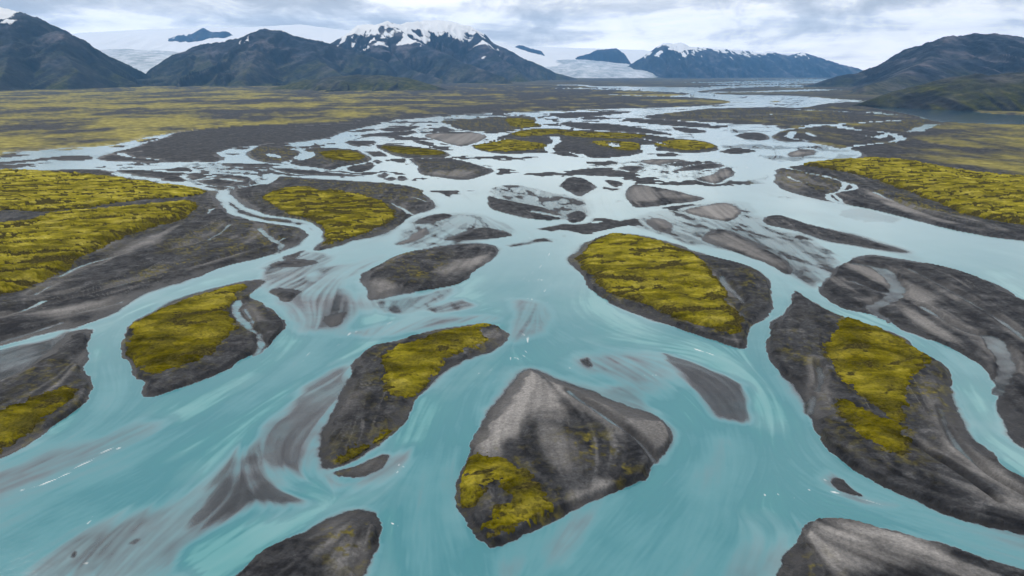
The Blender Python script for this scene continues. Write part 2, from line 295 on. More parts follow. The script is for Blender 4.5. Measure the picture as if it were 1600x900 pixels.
# shoals below the water: outline, depth over them, softness m
SHOALS = [
 ([(292, 850), (303, 820), (332, 770), (362, 722), (385, 695), (400, 700), (415, 740), (468, 774), (473, 783), (450, 793), (400, 804), (350, 826), (312, 848)], .05, 4.5),
 ([(903, 568), (917, 558), (930, 570), (920, 579)], -.01, 2), ([(104, 870), (112, 858), (124, 857), (126, 868), (112, 878)], -.02, 2), ([(148, 862), (155, 850), (165, 858), (157, 869)], -.02, 2), ([(190, 852), (212, 836), (230, 838), (222, 850), (205, 858)], 0.0, 3),
 ([(230, 880), (290, 800), (330, 790), (300, 860), (270, 920)], .22, 6), ([(480, 420), (560, 408), (600, 400), (560, 430), (500, 450)], .3, 6),
 ([(440, 640), (500, 585), (548, 575), (530, 640), (505, 690), (500, 735), (470, 762), (420, 745), (390, 700), (405, 665)], .13, 5),
 ([(20, 900), (60, 845), (120, 810), (180, 785), (260, 755), (300, 790), (270, 850), (220, 900), (150, 940), (0, 960)], .24, 9),
 ([(985, 345), (1060, 325), (1160, 316), (1200, 350), (1290, 385), (1320, 410), (1290, 450), (1240, 440), (1200, 410), (1100, 385), (1020, 367)], .12, 7),
 ([(1035, 552), (1060, 558), (1110, 575), (1150, 592), (1168, 605), (1172, 640), (1163, 660), (1130, 655), (1105, 640), (1075, 600), (1050, 570)], .07, 2.5),
 ([(890, 565), (940, 545), (1030, 556), (1050, 590), (1040, 620), (990, 625), (940, 600), (900, 590)], .38, 8),
 ([(940, 620), (960, 595), (1010, 615), (1015, 645), (980, 640)], .26, 4),
 ([(415, 450), (440, 425), (500, 430), (560, 450), (580, 480), (560, 500), (520, 520), (470, 520), (450, 500)], .26, 7),
 ([(580, 475), (640, 463), (705, 450), (690, 470), (620, 492)], .16, 4), ([(672, 482), (720, 465), (745, 478), (690, 489)], .17, 3),
 ([(-100, 580), (-50, 558), (60, 533), (110, 518), (78, 554), (40, 578), (0, 598), (-100, 620)], .06, 2),
 ([(765, 300), (800, 288), (860, 298), (912, 312), (922, 335), (880, 345), (820, 330)], .05, 6),
 ([(390, 272), (480, 276), (560, 280), (575, 272), (480, 262), (400, 257)], .16, 12),
 ([(290, 256), (400, 258), (430, 278), (380, 296), (340, 297), (290, 287), (210, 278), (180, 268), (300, 270)], .10, 12),
 ([(900, 255), (1000, 248), (1130, 255), (1155, 275), (1110, 290), (1000, 275), (930, 268)], .16, 20),
 ([(800, 472), (840, 472), (862, 492), (850, 515), (815, 532), (795, 530)], .30, 5),
 ([(500, 735), (560, 748), (640, 700), (632, 722), (585, 752), (520, 768)], .2, 4),
 ([(640, 770), (668, 720), (672, 800), (690, 900), (645, 880)], .55, 8),
 ([(-60, 755), (60, 708), (140, 688), (225, 666), (205, 688), (130, 718), (-60, 800)], .26, 6),
 ([(740, 862), (800, 850), (900, 800), (985, 765), (930, 830), (850, 900), (770, 950)], .34, 9),
 ([(1120, 920), (1170, 860), (1250, 815), (1245, 850), (1215, 920)], .28, 7),
 ([(870, 640), (900, 600), (1040, 655), (1060, 690), (1030, 725), (1000, 690)], .3, 3),
 ([(1290, 735), (1310, 740), (1350, 778), (1400, 790), (1340, 785), (1300, 765)], .18, 3),
 ([(60, 252), (130, 240), (240, 225), (150, 250), (0, 262), (-200, 262), (0, 254)], .2, 15),
 ([(-420, 262), (0, 250), (60, 248), (20, 258), (-420, 275)], .2, 15),
 ([(640, 345), (700, 333), (770, 340), (800, 365), (700, 385), (630, 385)], .17, 6),
 ([(480, 392), (420, 410), (400, 430), (440, 445), (500, 420), (520, 400)], .22, 4),
 ([(1185, 210), (1290, 225), (1280, 245), (1200, 250)], .3, 20), ([(640, 195), (560, 205), (500, 235), (650, 228), (700, 205)], .35, 20),
 ([(690, 740), (720, 700), (714, 800), (740, 850), (720, 830)], .5, 4),
 ([(1110, 700), (1140, 690), (1130, 740), (1090, 760)], .5, 5),
 ([(540, 520), (640, 497), (760, 490), (790, 500), (700, 512), (600, 528)], .42, 5),
]
# moss mats: owner, outline, scarp height m, pale 0..1
MOSS = [
 ('a', [(200, 513), (225, 500), (255, 481), (300, 468), (350, 452), (380, 449), (366, 468), (361, 482), (367, 515), (353, 535), (345, 548), (300, 575), (255, 588), (225, 589), (217, 575), (195, 552), (205, 530)], 1.0, .25),
 ('b', [(-420, 760), (-60, 672), (0, 650), (30, 640), (60, 625), (100, 608), (121, 611), (115, 628), (80, 655), (40, 680), (0, 702), (-60, 730)], .9, .2),
 ('terrace', [(-420, 266), (0, 267), (75, 269), (150, 275), (200, 281), (250, 288), (300, 294), (324, 299), (310, 306), (250, 312), (190, 319), (120, 329), (70, 334), (30, 331), (0, 331), (-420, 345)], 2.0, .9),
 ('terrace', [(-420, 360), (0, 352), (50, 345), (90, 336), (150, 331), (220, 325), (290, 316), (307, 321), (302, 336), (270, 350), (220, 365), (170, 385), (130, 405), (100, 425), (70, 440), (40, 452), (0, 469), (-420, 600)], 3.0, .75),
 ('d', [(410, 312), (430, 300), (470, 293), (500, 300), (520, 299), (560, 306), (600, 319), (617, 335), (618, 346), (590, 358), (560, 370), (530, 378), (505, 382), (500, 356), (480, 345), (445, 335), (430, 325)], 1.2, .5),
 ('g', [(600, 560), (625, 541), (650, 537), (690, 520), (730, 512), (755, 508), (772, 512), (748, 520), (756, 535), (735, 550), (700, 565), (680, 582), (665, 602), (650, 616), (620, 625), (605, 615), (597, 590)], .7, .25),
 ('g', [(519, 724), (545, 708), (565, 700), (590, 686), (606, 674), (599, 688), (571, 706), (540, 722)], .6, .1),
 ('h', [(722, 725), (735, 718), (760, 720), (790, 728), (806, 736), (830, 760), (850, 785), (859, 800), (845, 811), (810, 830), (780, 846), (765, 844), (755, 826), (778, 812), (803, 790), (797, 774), (780, 764), (760, 764), (745, 780), (735, 792), (726, 780), (721, 750)], .8, .3),
 ('i', [(904, 405), (920, 383), (945, 370), (970, 368), (1010, 374), (1050, 386), (1080, 398), (1102, 415), (1126, 450), (1141, 478), (1161, 504), (1149, 529), (1110, 518), (1050, 497), (1000, 477), (955, 463), (930, 441), (908, 416)], 1.6, .6),
 ('j', [(1320, 500), (1350, 505), (1395, 525), (1425, 545), (1446, 562), (1432, 585), (1420, 600), (1412, 625), (1408, 650), (1405, 668), (1385, 655), (1360, 635), (1340, 620), (1310, 590), (1295, 572), (1292, 552), (1305, 530)], .7, .1),
 ('j', [(1307, 632), (1340, 640), (1370, 655), (1405, 670), (1414, 690), (1406, 719), (1375, 708), (1340, 690), (1315, 660)], .7, .1),
 ('plain_right', [(1245, 258), (1290, 253), (1340, 249), (1400, 251), (1450, 259), (1500, 267), (1600, 278), (2020, 300), (2020, 385), (1600, 354), (1560, 348), (1510, 338), (1460, 318), (1420, 303), (1370, 283), (1320, 271), (1270, 263)], 2.6, .7),
 ('s2', [(870, 208), (900, 206), (960, 208), (1000, 211), (1010, 214), (985, 218), (930, 217), (890, 214)], .5, .4),
 ('s2', [(1020, 226), (1060, 219), (1098, 222), (1118, 231), (1075, 236), (1045, 232)], .7, .5),
 ('s2', [(738, 228), (770, 220), (800, 219), (845, 225), (857, 231), (830, 236), (790, 238), (760, 236)], .7, .5),
 ('s2', [(800, 208), (830, 203), (880, 203), (885, 207), (850, 212), (810, 214)], .5, .3),
 ('s2', [(925, 222), (960, 221), (1000, 225), (1007, 233), (980, 237), (950, 232)], .5, .5),
 ('p1', [(595, 230), (640, 231), (680, 236), (697, 240), (680, 244), (650, 243), (612, 238)], .4, .1),
 ('q2', [(500, 240), (520, 236), (555, 238), (570, 247), (545, 254), (515, 250)], .4, .1),
 ('s3', [(790, 186), (815, 185), (832, 188), (845, 196), (815, 200), (795, 196)], .5, .2),
]
# pale dried silt lying on the gravel: outline, strength, softness m
SILT = [
 ([(823, 577), (868, 600), (885, 640), (850, 655), (800, 690), (760, 715), (745, 690), (780, 630)], .9, 7),
 ([(1245, 838), (1300, 811), (1400, 838), (1440, 850), (1370, 860), (1420, 900), (1330, 900), (1270, 855)], .85, 6),
 ([(1070, 330), (1135, 317), (1157, 331), (1142, 345), (1100, 345)], .75, 6), ([(1005, 345), (1030, 340), (1052, 352), (1045, 364)], .6, 5),
 ([(980, 300), (1010, 292), (1060, 303), (1080, 310), (1000, 315)], .5, 10), ([(505, 498), (545, 488), (530, 505), (518, 512)], .7, 3),
 ([(615, 383), (655, 358), (672, 355), (660, 376)], .8, 6), ([(520, 738), (600, 712), (587, 733), (545, 746)], .7, 3),
 ([(1090, 279), (1110, 274), (1130, 266), (1148, 270), (1120, 286)], .6, 10),
 ([(1460, 600), (1490, 640), (1540, 715), (1600, 775), (1650, 830), (1600, 810), (1540, 770), (1480, 690), (1455, 640)], .6, 6),
 ([(680, 425), (730, 408), (760, 405), (730, 425), (690, 435)], .7, 5), ([(570, 452), (590, 440), (620, 458), (585, 466)], .5, 4),
 ([(505, 665), (540, 620), (560, 620), (545, 645), (510, 690)], .45, 4), ([(770, 520), (790, 520), (785, 535), (765, 540), (740, 545)], .5, 3),
 ([(870, 600), (940, 620), (1040, 665), (1050, 695), (1020, 700), (940, 650)], .4, 4),
 ([(1105, 372), (1150, 370), (1200, 395), (1225, 420), (1190, 405)], .45, 6), ([(663, 212), (760, 210), (722, 228)], .6, 10),
 ([(1000, 252), (1075, 250), (1020, 257)], .6, 10), ([(1228, 243), (1270, 234), (1275, 240)], .6, 10),
 ([(660, 272), (700, 268), (740, 268), (720, 278)], .5, 8), ([(1330, 405), (1400, 430), (1500, 470), (1420, 460), (1340, 430)], .45, 8),
 ([(1400, 470), (1450, 510), (1480, 535), (1440, 520)], .6, 4), ([(1215, 270), (1260, 278), (1250, 300), (1215, 288)], .35, 8),
 ([(1360, 297), (1420, 320), (1480, 350), (1560, 365), (1500, 352), (1400, 328)], .55, 6),
 ([(500, 830), (530, 812), (560, 850), (540, 900), (490, 900)], .5, 5), ([(835, 660), (900, 700), (880, 740), (850, 720)], .4, 5),
 ([(870, 795), (920, 775), (960, 762), (920, 785)], .6, 3), ([(60, 500), (130, 478), (190, 465), (110, 500)], .5, 6), ([(150, 385), (230, 372), (250, 380), (170, 400)], .3, 8),
]
# sparse mossy speckle on gravel: outline, strength
SPECK = [
 ([(1225, 540), (1245, 525), (1265, 560), (1255, 580), (1235, 560)], .55), ([(1425, 600), (1480, 580), (1485, 640), (1440, 650)], .5),
 ([(880, 690), (930, 680), (990, 740), (960, 760), (900, 720)], .5), ([(520, 820), (560, 815), (585, 850), (545, 890), (510, 860)], .55),
 ([(600, 400), (690, 390), (690, 430), (620, 445)], .42), ([(1160, 425), (1200, 440), (1195, 470), (1160, 450)], .5),
 ([(170, 440), (300, 408), (290, 425), (200, 445)], .55), ([(270, 370), (400, 340), (470, 360), (390, 400), (260, 400)], .38),
 ([(440, 280), (650, 294), (660, 315), (600, 315), (480, 290)], .5), ([(380, 438), (410, 440), (440, 500), (380, 480)], .3),
 ([(1220, 268), (1310, 280), (1300, 300), (1230, 292)], .45), ([(1360, 296), (1420, 308), (1520, 345), (1420, 325)], .6),
 ([(480, 235), (570, 240), (560, 255), (500, 255)], .5), ([(395, 232), (460, 232), (450, 250), (390, 250)], .55),
 ([(1230, 890), (1270, 870), (1290, 910), (1240, 920)], .4), ([(20, 590), (100, 560), (130, 600), (60, 640)], .3),
 ([(1000, 172), (1300, 176), (1300, 192), (1100, 186)], .5), ([(1330, 190), (1460, 187), (1420, 205), (1340, 200)], .5),
 ([(690, 186), (840, 183), (845, 200), (740, 205)], .45), ([(650, 252), (720, 258), (750, 270), (680, 275)], .35), ([(1300, 260), (1350, 250), (1420, 250), (1350, 262)], .4),
]
FLOW = [
 [(1400, 140), (1200, 150), (1080, 165), (950, 180), (850, 188), (740, 195), (640, 205), (560, 222), (480, 236), (330, 250)],
 [(1330, 157), (1200, 163), (1100, 178), (1040, 195), (1130, 215), (1280, 235), (1230, 255), (1170, 285), (1300, 325), (1450, 365), (1700, 425)],
 [(1130, 215), (1000, 245), (850, 270), (720, 287), (740, 320), (840, 360), (870, 420), (840, 480), (900, 530), (1000, 545), (1100, 560), (1180, 610), (1200, 700), (1150, 800), (1060, 940)],
 [(740, 240), (620, 250), (520, 268), (400, 270), (300, 262), (150, 260), (-150, 270)],
 [(400, 280), (352, 300), (400, 332), (480, 352), (490, 380), (420, 405), (300, 435), (200, 490), (120, 515), (-60, 570)],
 [(200, 490), (170, 560), (180, 620), (120, 680), (-20, 750)],
 [(740, 320), (700, 350), (620, 385), (520, 410), (470, 440), (430, 460), (470, 500), (430, 560), (350, 610), (200, 690), (-20, 780)],
 [(870, 420), (800, 465), (700, 490), (600, 530), (480, 590), (300, 700), (100, 800), (-80, 890)],
 [(640, 400), (560, 440), (580, 490), (560, 540)],
 [(840, 480), (800, 535), (750, 575), (690, 640), (640, 720), (560, 775), (450, 820), (280, 920)],
 [(690, 640), (660, 740), (640, 820), (630, 960)], [(720, 620), (700, 720), (700, 800), (740, 950)],
 [(530, 600), (430, 650), (400, 700), (430, 760), (520, 780)], [(330, 720), (250, 800), (180, 870), (100, 960)],
 [(800, 540), (870, 585), (960, 620), (1060, 660), (1075, 720), (1000, 800), (860, 940)], [(900, 530), (1000, 590), (1080, 660), (1100, 740)],
 [(1200, 700), (1260, 755), (1350, 785), (1500, 830), (1700, 885)], [(1150, 800), (1200, 830), (1180, 900), (1160, 960)],
 [(1000, 335), (1100, 375), (1200, 420), (1300, 480), (1400, 520), (1500, 590), (1560, 670), (1700, 760)],
 [(1200, 420), (1218, 470), (1190, 520), (1195, 570)], [(345, 202), (225, 222), (150, 242), (-100, 262)],
 [(1320, 395), (1450, 440), (1600, 530), (1750, 620)], [(1260, 480), (1280, 580), (1330, 680), (1420, 750), (1600, 810)], [(1480, 590), (1500, 680), (1600, 760)],
 [(1300, 820), (1450, 880), (1600, 950)], [(830, 590), (800, 700), (860, 790)], [(560, 580), (540, 680), (510, 720)], [(420, 430), (250, 470), (100, 490), (-50, 510)], [(1280, 270), (1400, 320), (1600, 365)],
]
FOAM = [
 ([(700, 345), (740, 352), (790, 362), (830, 372)], 3, .5), ([(1300, 330), (1360, 345), (1420, 360)], 3, .45), ([(1100, 255), (1150, 262), (1200, 258)], 2, .5), ([(860, 395), (840, 420), (810, 440)], 3, .5), ([(560, 300), (600, 282), (640, 290)], 2, .4), ([(450, 575), (500, 552), (560, 525), (620, 500)], 2.5, .5), ([(1180, 590), (1200, 620), (1210, 660)], 3, .35), ([(170, 470), (230, 445), (300, 430)], 2.5, .4), ([(780, 590), (730, 630), (700, 670)], 2.5, .4),
 ([(35, 765), (90, 748), (130, 725), (165, 705), (185, 700)], 4, .8), ([(75, 770), (120, 750), (200, 710)], 9, .35), ([(480, 555), (500, 540), (530, 528), (555, 518)], 4, .8), ([(485, 540), (470, 560), (455, 568)], 5, .5),
 ([(740, 585), (775, 575), (800, 558), (815, 560), (826, 535), (815, 520)], 5, .75), ([(820, 440), (845, 437), (862, 447), (850, 455)], 5, .7), ([(825, 466), (850, 472), (870, 470)], 4, .6),
 ([(1265, 765), (1285, 768), (1315, 770), (1345, 778), (1365, 785), (1382, 792)], 3, .9), ([(1215, 772), (1240, 778)], 3, .6), ([(1287, 735), (1290, 750)], 4, .6),
 ([(1085, 545), (1100, 550), (1115, 555)], 2.5, .8), ([(620, 725), (632, 730)], 3, .9), ([(620, 735), (622, 740)], 2.5, .8), ([(600, 812), (622, 822)], 1.6, .9), ([(672, 862), (680, 868)], 3, .7), ([(430, 817), (445, 810)], 4, .6),
 ([(880, 580), (900, 570)], 3, .6), ([(1005, 587), (1035, 585)], 2.5, .6), ([(560, 375), (600, 390), (575, 397)], 6, .3), ([(1400, 355), (1430, 370), (1460, 372)], 7, .3), ([(585, 480), (600, 468)], 3, .4),
 ([(145, 808), (137, 818)], 2.5, .7), ([(250, 825), (262, 818)], 2.5, .7), ([(130, 880), (143, 880)], 2.5, .7), ([(175, 520), (165, 560), (175, 590)], 12, .22), ([(1190, 520), (1185, 545)], 10, .25), ([(1066, 880), (1073, 886)], 2, .9), ([(1190, 770), (1198, 775)], 2.5, .8),
 ([(590, 440), (560, 432), (530, 430)], 2, .5), ([(865, 400), (855, 425), (880, 432)], 8, .25),
]
RIB = 1.0

# ------------------------------------------------------------------ fields over the valley floor
fine = fbm(WX / 6.0, WY / 6.0, 3, 3); mid = fbm(WX / 22.0, WY / 22.0, 3, 7); big = fbm(WX / 90.0, WY / 90.0, 3, 11)
hf = fbm(WX / 1.7, WY / 1.7, 3, 5, .6)
AMP = .7 + 1.6 * MPP
SD = np.full(PX.shape, -1e9); OWN = np.full(PX.shape, -1, np.int32)
BANK = np.zeros(PX.shape); BEACH = np.full(PX.shape, 2.0)
KEYS = list(LAND)
for k, key in enumerate(KEYS):
    P, bank, beach = LAND[key]
    sl, sd = signed(P, 90, 90)
    sd = sd + AMP[sl] * (mid[sl] * 1.9 + fine[sl] * .75) + .55 * hf[sl]
    up = sd > SD[sl]
    SD[sl] = np.where(up, sd, SD[sl]); OWN[sl] = np.where(up, k, OWN[sl])
    BANK[sl] = np.where(up, bank, BANK[sl]); BEACH[sl] = np.where(up, beach, BEACH[sl])
steep = sstep(.16, -.12, big + .4 * mid)
BEACH = BEACH * np.clip(1 + 1.5 * mid + .8 * fine, .3, 2.2) * (2.3 - 1.5 * steep)
BANK = BANK * (.6 + .55 * steep)
CUT = np.full(PX.shape, -1e9); CUTD = np.zeros(PX.shape)     # creeks: positive inside
for P, w, dep in CREEKS:
    pts = catmull(P, False, 4)
    sl = window(pts, 60, 25)
    d = seg_dist(pts, sl, False)
    # width in metres across, foreshortened reaches stay as wide as they look
    lat = .5 * w * MPP[sl] * (1 + .35 * fine[sl] + .5 * mid[sl])
    s = lat * np.sqrt(1 + 0 * lat) - d
    asp = (WY[sl] ** 2 + H * H) ** .5 / H
    s = .5 * w * MPP[sl] * asp ** (.5 + .42 * sstep(215, 150, PY[sl])) * (1 + .9 * mid[sl] + .8 * fine[sl] + .25 * hf[sl]) - d
    up = s > CUT[sl]
    CUT[sl] = np.where(up, s, CUT[sl]); CUTD[sl] = np.where(up, dep, CUTD[sl])
sl, lk = signed(LAKE, 20, 20)
LAKEF = np.full(PX.shape, -1e9); LAKEF[sl] = lk

# flow directions, and noise smeared along the flow
FXx = np.zeros(PX.shape); FYy = np.zeros(PX.shape)
pc = (slice(0, NY, 4), slice(0, NX, 4))
qx, qy = PX[pc], PY[pc]; ax_ = np.zeros(qx.shape); ay_ = np.zeros(qx.shape)
for P in FLOW:
    pts = catmull(P, False, 18)
    for i in range(len(pts) - 1):
        dx, dy = pts[i + 1] - pts[i]; L = math.hypot(dx, dy)
        if L < 1e-6: continue
        mxx, myy = (pts[i] + pts[i + 1]) / 2
        k = max(.1, (myy - 112) / 400)
        w = L / ((((qx - mxx)) ** 2 + ((qy - myy) * 1.6) ** 2) / (k * k) + 90.0) ** 1.6
        ax_ += w * dx / L; ay_ += w * dy / L
n_ = np.hypot(ax_, ay_) + 1e-12; ax_ /= n_; ay_ /= n_
def upsample(a):
    iy = np.minimum(np.arange(NY) / 4.0, a.shape[0] - 1.001); ix = np.minimum(np.arange(NX) / 4.0, a.shape[1] - 1.001)
    i0 = iy.astype(int); j0 = ix.astype(int); fy = (iy - i0)[:, None]; fx = (ix - j0)[None]
    A = a[i0][:, j0]; B = a[i0][:, j0 + 1]; Cc = a[i0 + 1][:, j0]; D = a[i0 + 1][:, j0 + 1]
    return (A * (1 - fx) + B * fx) * (1 - fy) + (Cc * (1 - fx) + D * fx) * fy
FXx = upsample(ax_); FYy = upsample(ay_); n_ = np.hypot(FXx, FYy) + 1e-9; FXx /= n_; FYy /= n_
N1 = int(np.searchsorted(ly, 175))
def row_of(y):
    return np.where(y < ly[N1], (y - ly[0]) / .8, N1 + (y - ly[N1]) / STEP)
FX32, FY32 = FXx.astype(np.float32).ravel(), FYy.astype(np.float32).ravel()
def lic(field, length, n):
    """average of a field along the flow, length in pixels at the middle of the picture"""
    f = field.astype(np.float32).ravel(); acc = f.copy(); wsum = 1.0
    sc = np.clip((PY - 112) / 350, .05, 1.8).astype(np.float32).ravel() * np.float32(length / n)
    for sgn in (1, -1):
        x = PX.astype(np.float32).ravel(); y = PY.astype(np.float32).ravel()
        idx = np.arange(NX * NY)
        for i in range(n):
            x = x + FX32[idx] * sc * sgn; y = y + FY32[idx] * sc * sgn
            jx = np.clip((x - lx[0]) / STEP, 0, NX - 1.01); iy = np.clip(row_of(y), 0, NY - 1.01)
            j0 = jx.astype(np.int32); i0 = iy.astype(np.int32); fx = (jx - j0).astype(np.float32); fy = (iy - i0).astype(np.float32)
            idx = i0 * NX + j0
            v = (f[idx] * (1 - fx) + f[idx + 1] * fx) * (1 - fy) + (f[idx + NX] * (1 - fx) + f[idx + NX + 1] * fx) * fy
            w = math.cos(math.pi / 2 * (i + 1) / (n + 1)) ** 2
            acc += np.float32(w) * v; wsum += w
    acc = acc.astype(np.float64).reshape(PX.shape) / wsum
    return acc / (acc.std() + 1e-9)
sc_ = np.maximum(1.0, MPP / .35)
SA = lic(fbm(WX / 2.4, WY / 2.4, 2, 21), 46, 22)          # fine streaks
SB = lic(fbm(WX / 12.0, WY / 12.0, 3, 31, .45), 130, 26)       # broad streaks

SC = lic(fbm(WX / 34.0, WY / 34.0, 3, 41, .5), 230, 20)      # slow bands of silt
# water depth: deep in mid channel, thinning to the shores and over the shoals
shore = np.clip(-SD, 0, 60)
full = 1.3 + .55 * big + .3 * fbm(WX / 35., WY / 35., 3, 13)
full *= .22 + .78 * sstep(190, 520, PY)          # the braids shoal upstream
full = full * np.clip(1 + .17 * SC + .04 * SB, .12, 1.8)
cutbank = .75 * sstep(.12, -.12, big + .4 * mid)
DEP = full * (cutbank + (1 - cutbank) * (1 - np.exp(-shore / np.clip(.4 + 11.0 * big + 1.2 * mid, .25, 8))))
upper = sstep(520, 300, PY) * sstep(128, 150, PY)
DEP = DEP - upper * np.clip(.11 * SB + .07 * SA - .02 + .10 * SC, -.05, .5) * sstep(0, 12, shore)
BRZ = fbm((WX * .9 + WY * .35) / 9.0, (WY * .9 - WX * .35) / 24.0, 5, 49, .55); BRZ = BRZ / BRZ.std()
for P, dep, soft in SHOALS:
    sl, sd = signed(P, 60, 60)
    m = sstep(-soft, soft, sd + soft * (.9 * mid[sl] + .35 * SB[sl] + .15 * SA[sl]))
    vs = sstep(640, 420, PY[sl])
    vary = 1 + (.12 + .22 * vs) * SA[sl] + (.14 + .34 * vs) * SB[sl] + .25 * fine[sl] + .35 * mid[sl]
    tgt = np.minimum(DEP[sl], dep * vary if dep > .04 else dep + .03 * (vary - 1))
    if .04 < dep < .2: tgt = tgt - vs * .13 * np.clip(BRZ[sl] - .35, -.4, 2.5)
    DEP[sl] = DEP[sl] * (1 - m) + tgt * m
DEP = np.where(DEP > 0, DEP * (1 + .045 * SB + .055 * SA), DEP)
DEP = np.maximum(DEP, -.12)

# low bars that the braids have left between the channels, upstream
brn = fbm(WX / 75.0 + .3 * mid, WY / 62.0 + .3 * mid, 4, 47, .45); brn = brn / brn.std() * .95 + .3 * np.clip(SC, -2, 2)
bart = .78 - .45 * sstep(330, 215, PY) + 1.3 * sstep(345, 420, PY)
bar = sstep(bart, bart + .55, brn) * sstep(2, 9, shore) * sstep(140, 165, PY) * sstep(445, 390, PY) * (1 - .55 * sstep(1080, 1150, PX - 2.0 * (PY - 260))) * (LAKEF < -50)
DEP = DEP * (1 - bar) - .28 * bar
# land height
land_h = .22 * sstep(0, 1, SD / BEACH) + BANK * .8 * sstep(.7, 1.6, (SD + .5 * mid * BEACH) / BEACH) + BANK * .35 * sstep(2, 16, SD)
relief = .12 * hf * sstep(.5, 3, SD) + .10 * fine + .16 * mid * sstep(0, 6, SD) + .2 * big * sstep(3, 25, SD) + .03 * SB * sstep(0, 5, SD)
Z = np.where(SD > 0, land_h + relief * sstep(0, 4, SD), -np.minimum(DEP, np.maximum(-SD * .5, .02)))
Z = np.where(SD <= 0, -DEP * sstep(0, .25 + .7 * MPP, -SD) + np.where(DEP < 0, .12 * hf + .05 * fine, 0), Z)
cutm = sstep(-1.2 - 1.2 * MPP, .1, CUT)
Z = np.where(SD > -2, Z * (1 - cutm) + (-CUTD * np.clip(1 + 1.6 * mid + 1.2 * fine + .5 * hf, .05, 2) * sstep(-.3, 1.0, CUT) - .01) * cutm, Z)
Z = np.where(LAKEF > -10, np.minimum(Z, -np.clip(LAKEF * .05, -.4, 2.5)), Z)
DEPTH = np.maximum(-Z, 0)
SILTF = np.zeros(PX.shape)
for P, st, soft in SILT:
    sl, sd = signed(P, 60, 60)
    m = st * sstep(-soft, soft, sd + soft * (1.2 * mid[sl] + .6 * fine[sl] + .45 * SB[sl])) * np.clip(.95 + .14 * SA[sl] + .22 * SB[sl], 0, 1.3)
    SILTF[sl] = np.maximum(SILTF[sl], m)
nearf = sstep(215, 300, PY)
SILTF = np.maximum(SILTF, .42 * sstep(1.3, 2.8, SB + .5 * SA) * nearf)
SILTF = np.maximum(SILTF, .4 * sstep(-6, -1, CUT) * (CUTD < .3) * sstep(-.3, .6, SB + mid))
SF = lic(fbm(WX / 1.0, WY / 1.0, 2, 73), 12, 8)      # ripples
SD2 = lic(fbm(WX / 8.0, WY / 8.0, 3, 77, .55), 70, 20)
lines = sstep(.16, .02, np.abs(SD2 + .25 * hf)) * sstep(-.1, .5, mid + 1.2 * big) * nearf
SILTF = np.clip(np.maximum(SILTF, .28 * lines), 0, 1)
SPK = np.zeros(PX.shape)
speck_n = fbm(WX / 3.2, WY / 3.2, 3, 51, .65); speck_b = fbm(WX / 14, WY / 14, 2, 52)
for P, st in SPECK:
    sl, sd = signed(P, 60, 60)
    soft = 5 + 6 * MPP[sl]
    m = sstep(-soft, soft, sd) * st
    SPK[sl] = np.maximum(SPK[sl], m * sstep(.02, .35, speck_n[sl] + .6 * speck_b[sl]) * 1.6)
for owner, P, scarp, palev in MOSS:
    sl, sd = signed(P, 60, 60)
    soft = 4 + 5 * MPP[sl]
    SPK[sl] = np.maximum(SPK[sl], np.exp(-np.clip(-sd, 0, None) / soft) * sstep(.0, .35, speck_n[sl] + .5 * speck_b[sl]) * .7)
TUFT = SPK.copy(); SPK = np.zeros(PX.shape)
# ochre-green heath on the two wide plains
hn = fbm(WX / 260.0, WY / 330.0, 5, 61, .6); hn2 = fbm(WX / 60.0, WY / 90.0, 4, 62, .6)
onl = (OWN == KEYS.index('plain_left'))
w = .34 + 2.0 * hn + 1.1 * hn2
w += .65 * np.exp(-(SD / 260.0) ** 2) * sstep(620, 150, PX)           # lusher along the left river edge
w -= .5 * sstep(250, 900, PX) - .12 * sstep(600, 1000, PX)
w -= .3 * sstep(150, 128, PY)
SPK = np.where(onl, np.clip(w * 1.3, 0, .95), SPK)
onr = (OWN == KEYS.index('plain_right'))
w = -.12 + .9 * fbm(WX / 70.0, WY / 160.0, 4, 65, .6) + .45 * hn2
w += .38 * sstep(1380, 1560, PX)
SPK = np.where(onr & (PY < 300), np.maximum(SPK, np.clip(w * 1.5, 0, .8)), SPK)
onf = (OWN == KEYS.index('far')); SPK = np.where(onf, np.clip(.1 + .6 * hn, 0, .4), SPK)
FOAMF = np.zeros(PX.shape)
fo_n = .28 * lic(fbm(WX / .8, WY / .8, 2, 71), 9, 6)
for P, w, st in FOAM:
    pts = catmull(P, False, 4); sl = window(pts, 30, 30)
    d = seg_dist(pts, sl, False) / (w * MPP[sl])
    FOAMF[sl] = np.maximum(FOAMF[sl], st * np.exp(-d * d) * sstep(-.15, .5, fo_n[sl] + .1 * SA[sl]))
WET_SHADE = sstep(1.7, .9, SD / BEACH) * (SD > -5) + .8 * sstep(-2.5, 0, CUT)  # damp shore rim, spread up the bank faces as painted cutbank shadow
WET_SHADE = np.where(SD < -1, .8 - .5 * bar, WET_SHADE)
WET_SHADE = np.clip(np.maximum(WET_SHADE, np.isin(OWN, [KEYS.index(k) for k in ('b16', 'b20')]) * .7), 0, 1)

# ------------------------------------------------------------------ materials
def new_mat(name):
    m = bpy.data.materials.new(name); m.use_nodes = True
    nt = m.node_tree; nt.nodes.clear()
    out = N(nt, 'ShaderNodeOutputMaterial'); b = N(nt, 'ShaderNodeBsdfPrincipled')
    nt.links.new(b.outputs[0], out.inputs['Surface'])
    geo = N(nt, 'ShaderNodeNewGeometry')
    return m, nt, b, geo.outputs['Position'], out
def attr(nt, name):
    a = N(nt, 'ShaderNodeAttribute'); a.attribute_name = name; return a.outputs['Fac']
def bump(nt, b, h, strength, dist):
    n = N(nt, 'ShaderNodeBump'); n.inputs['Strength'].default_value = strength; n.inputs['Distance'].default_value = dist
    nt.links.new(h, n.inputs['Height']); nt.links.new(n.outputs[0], b.inputs['Normal'])

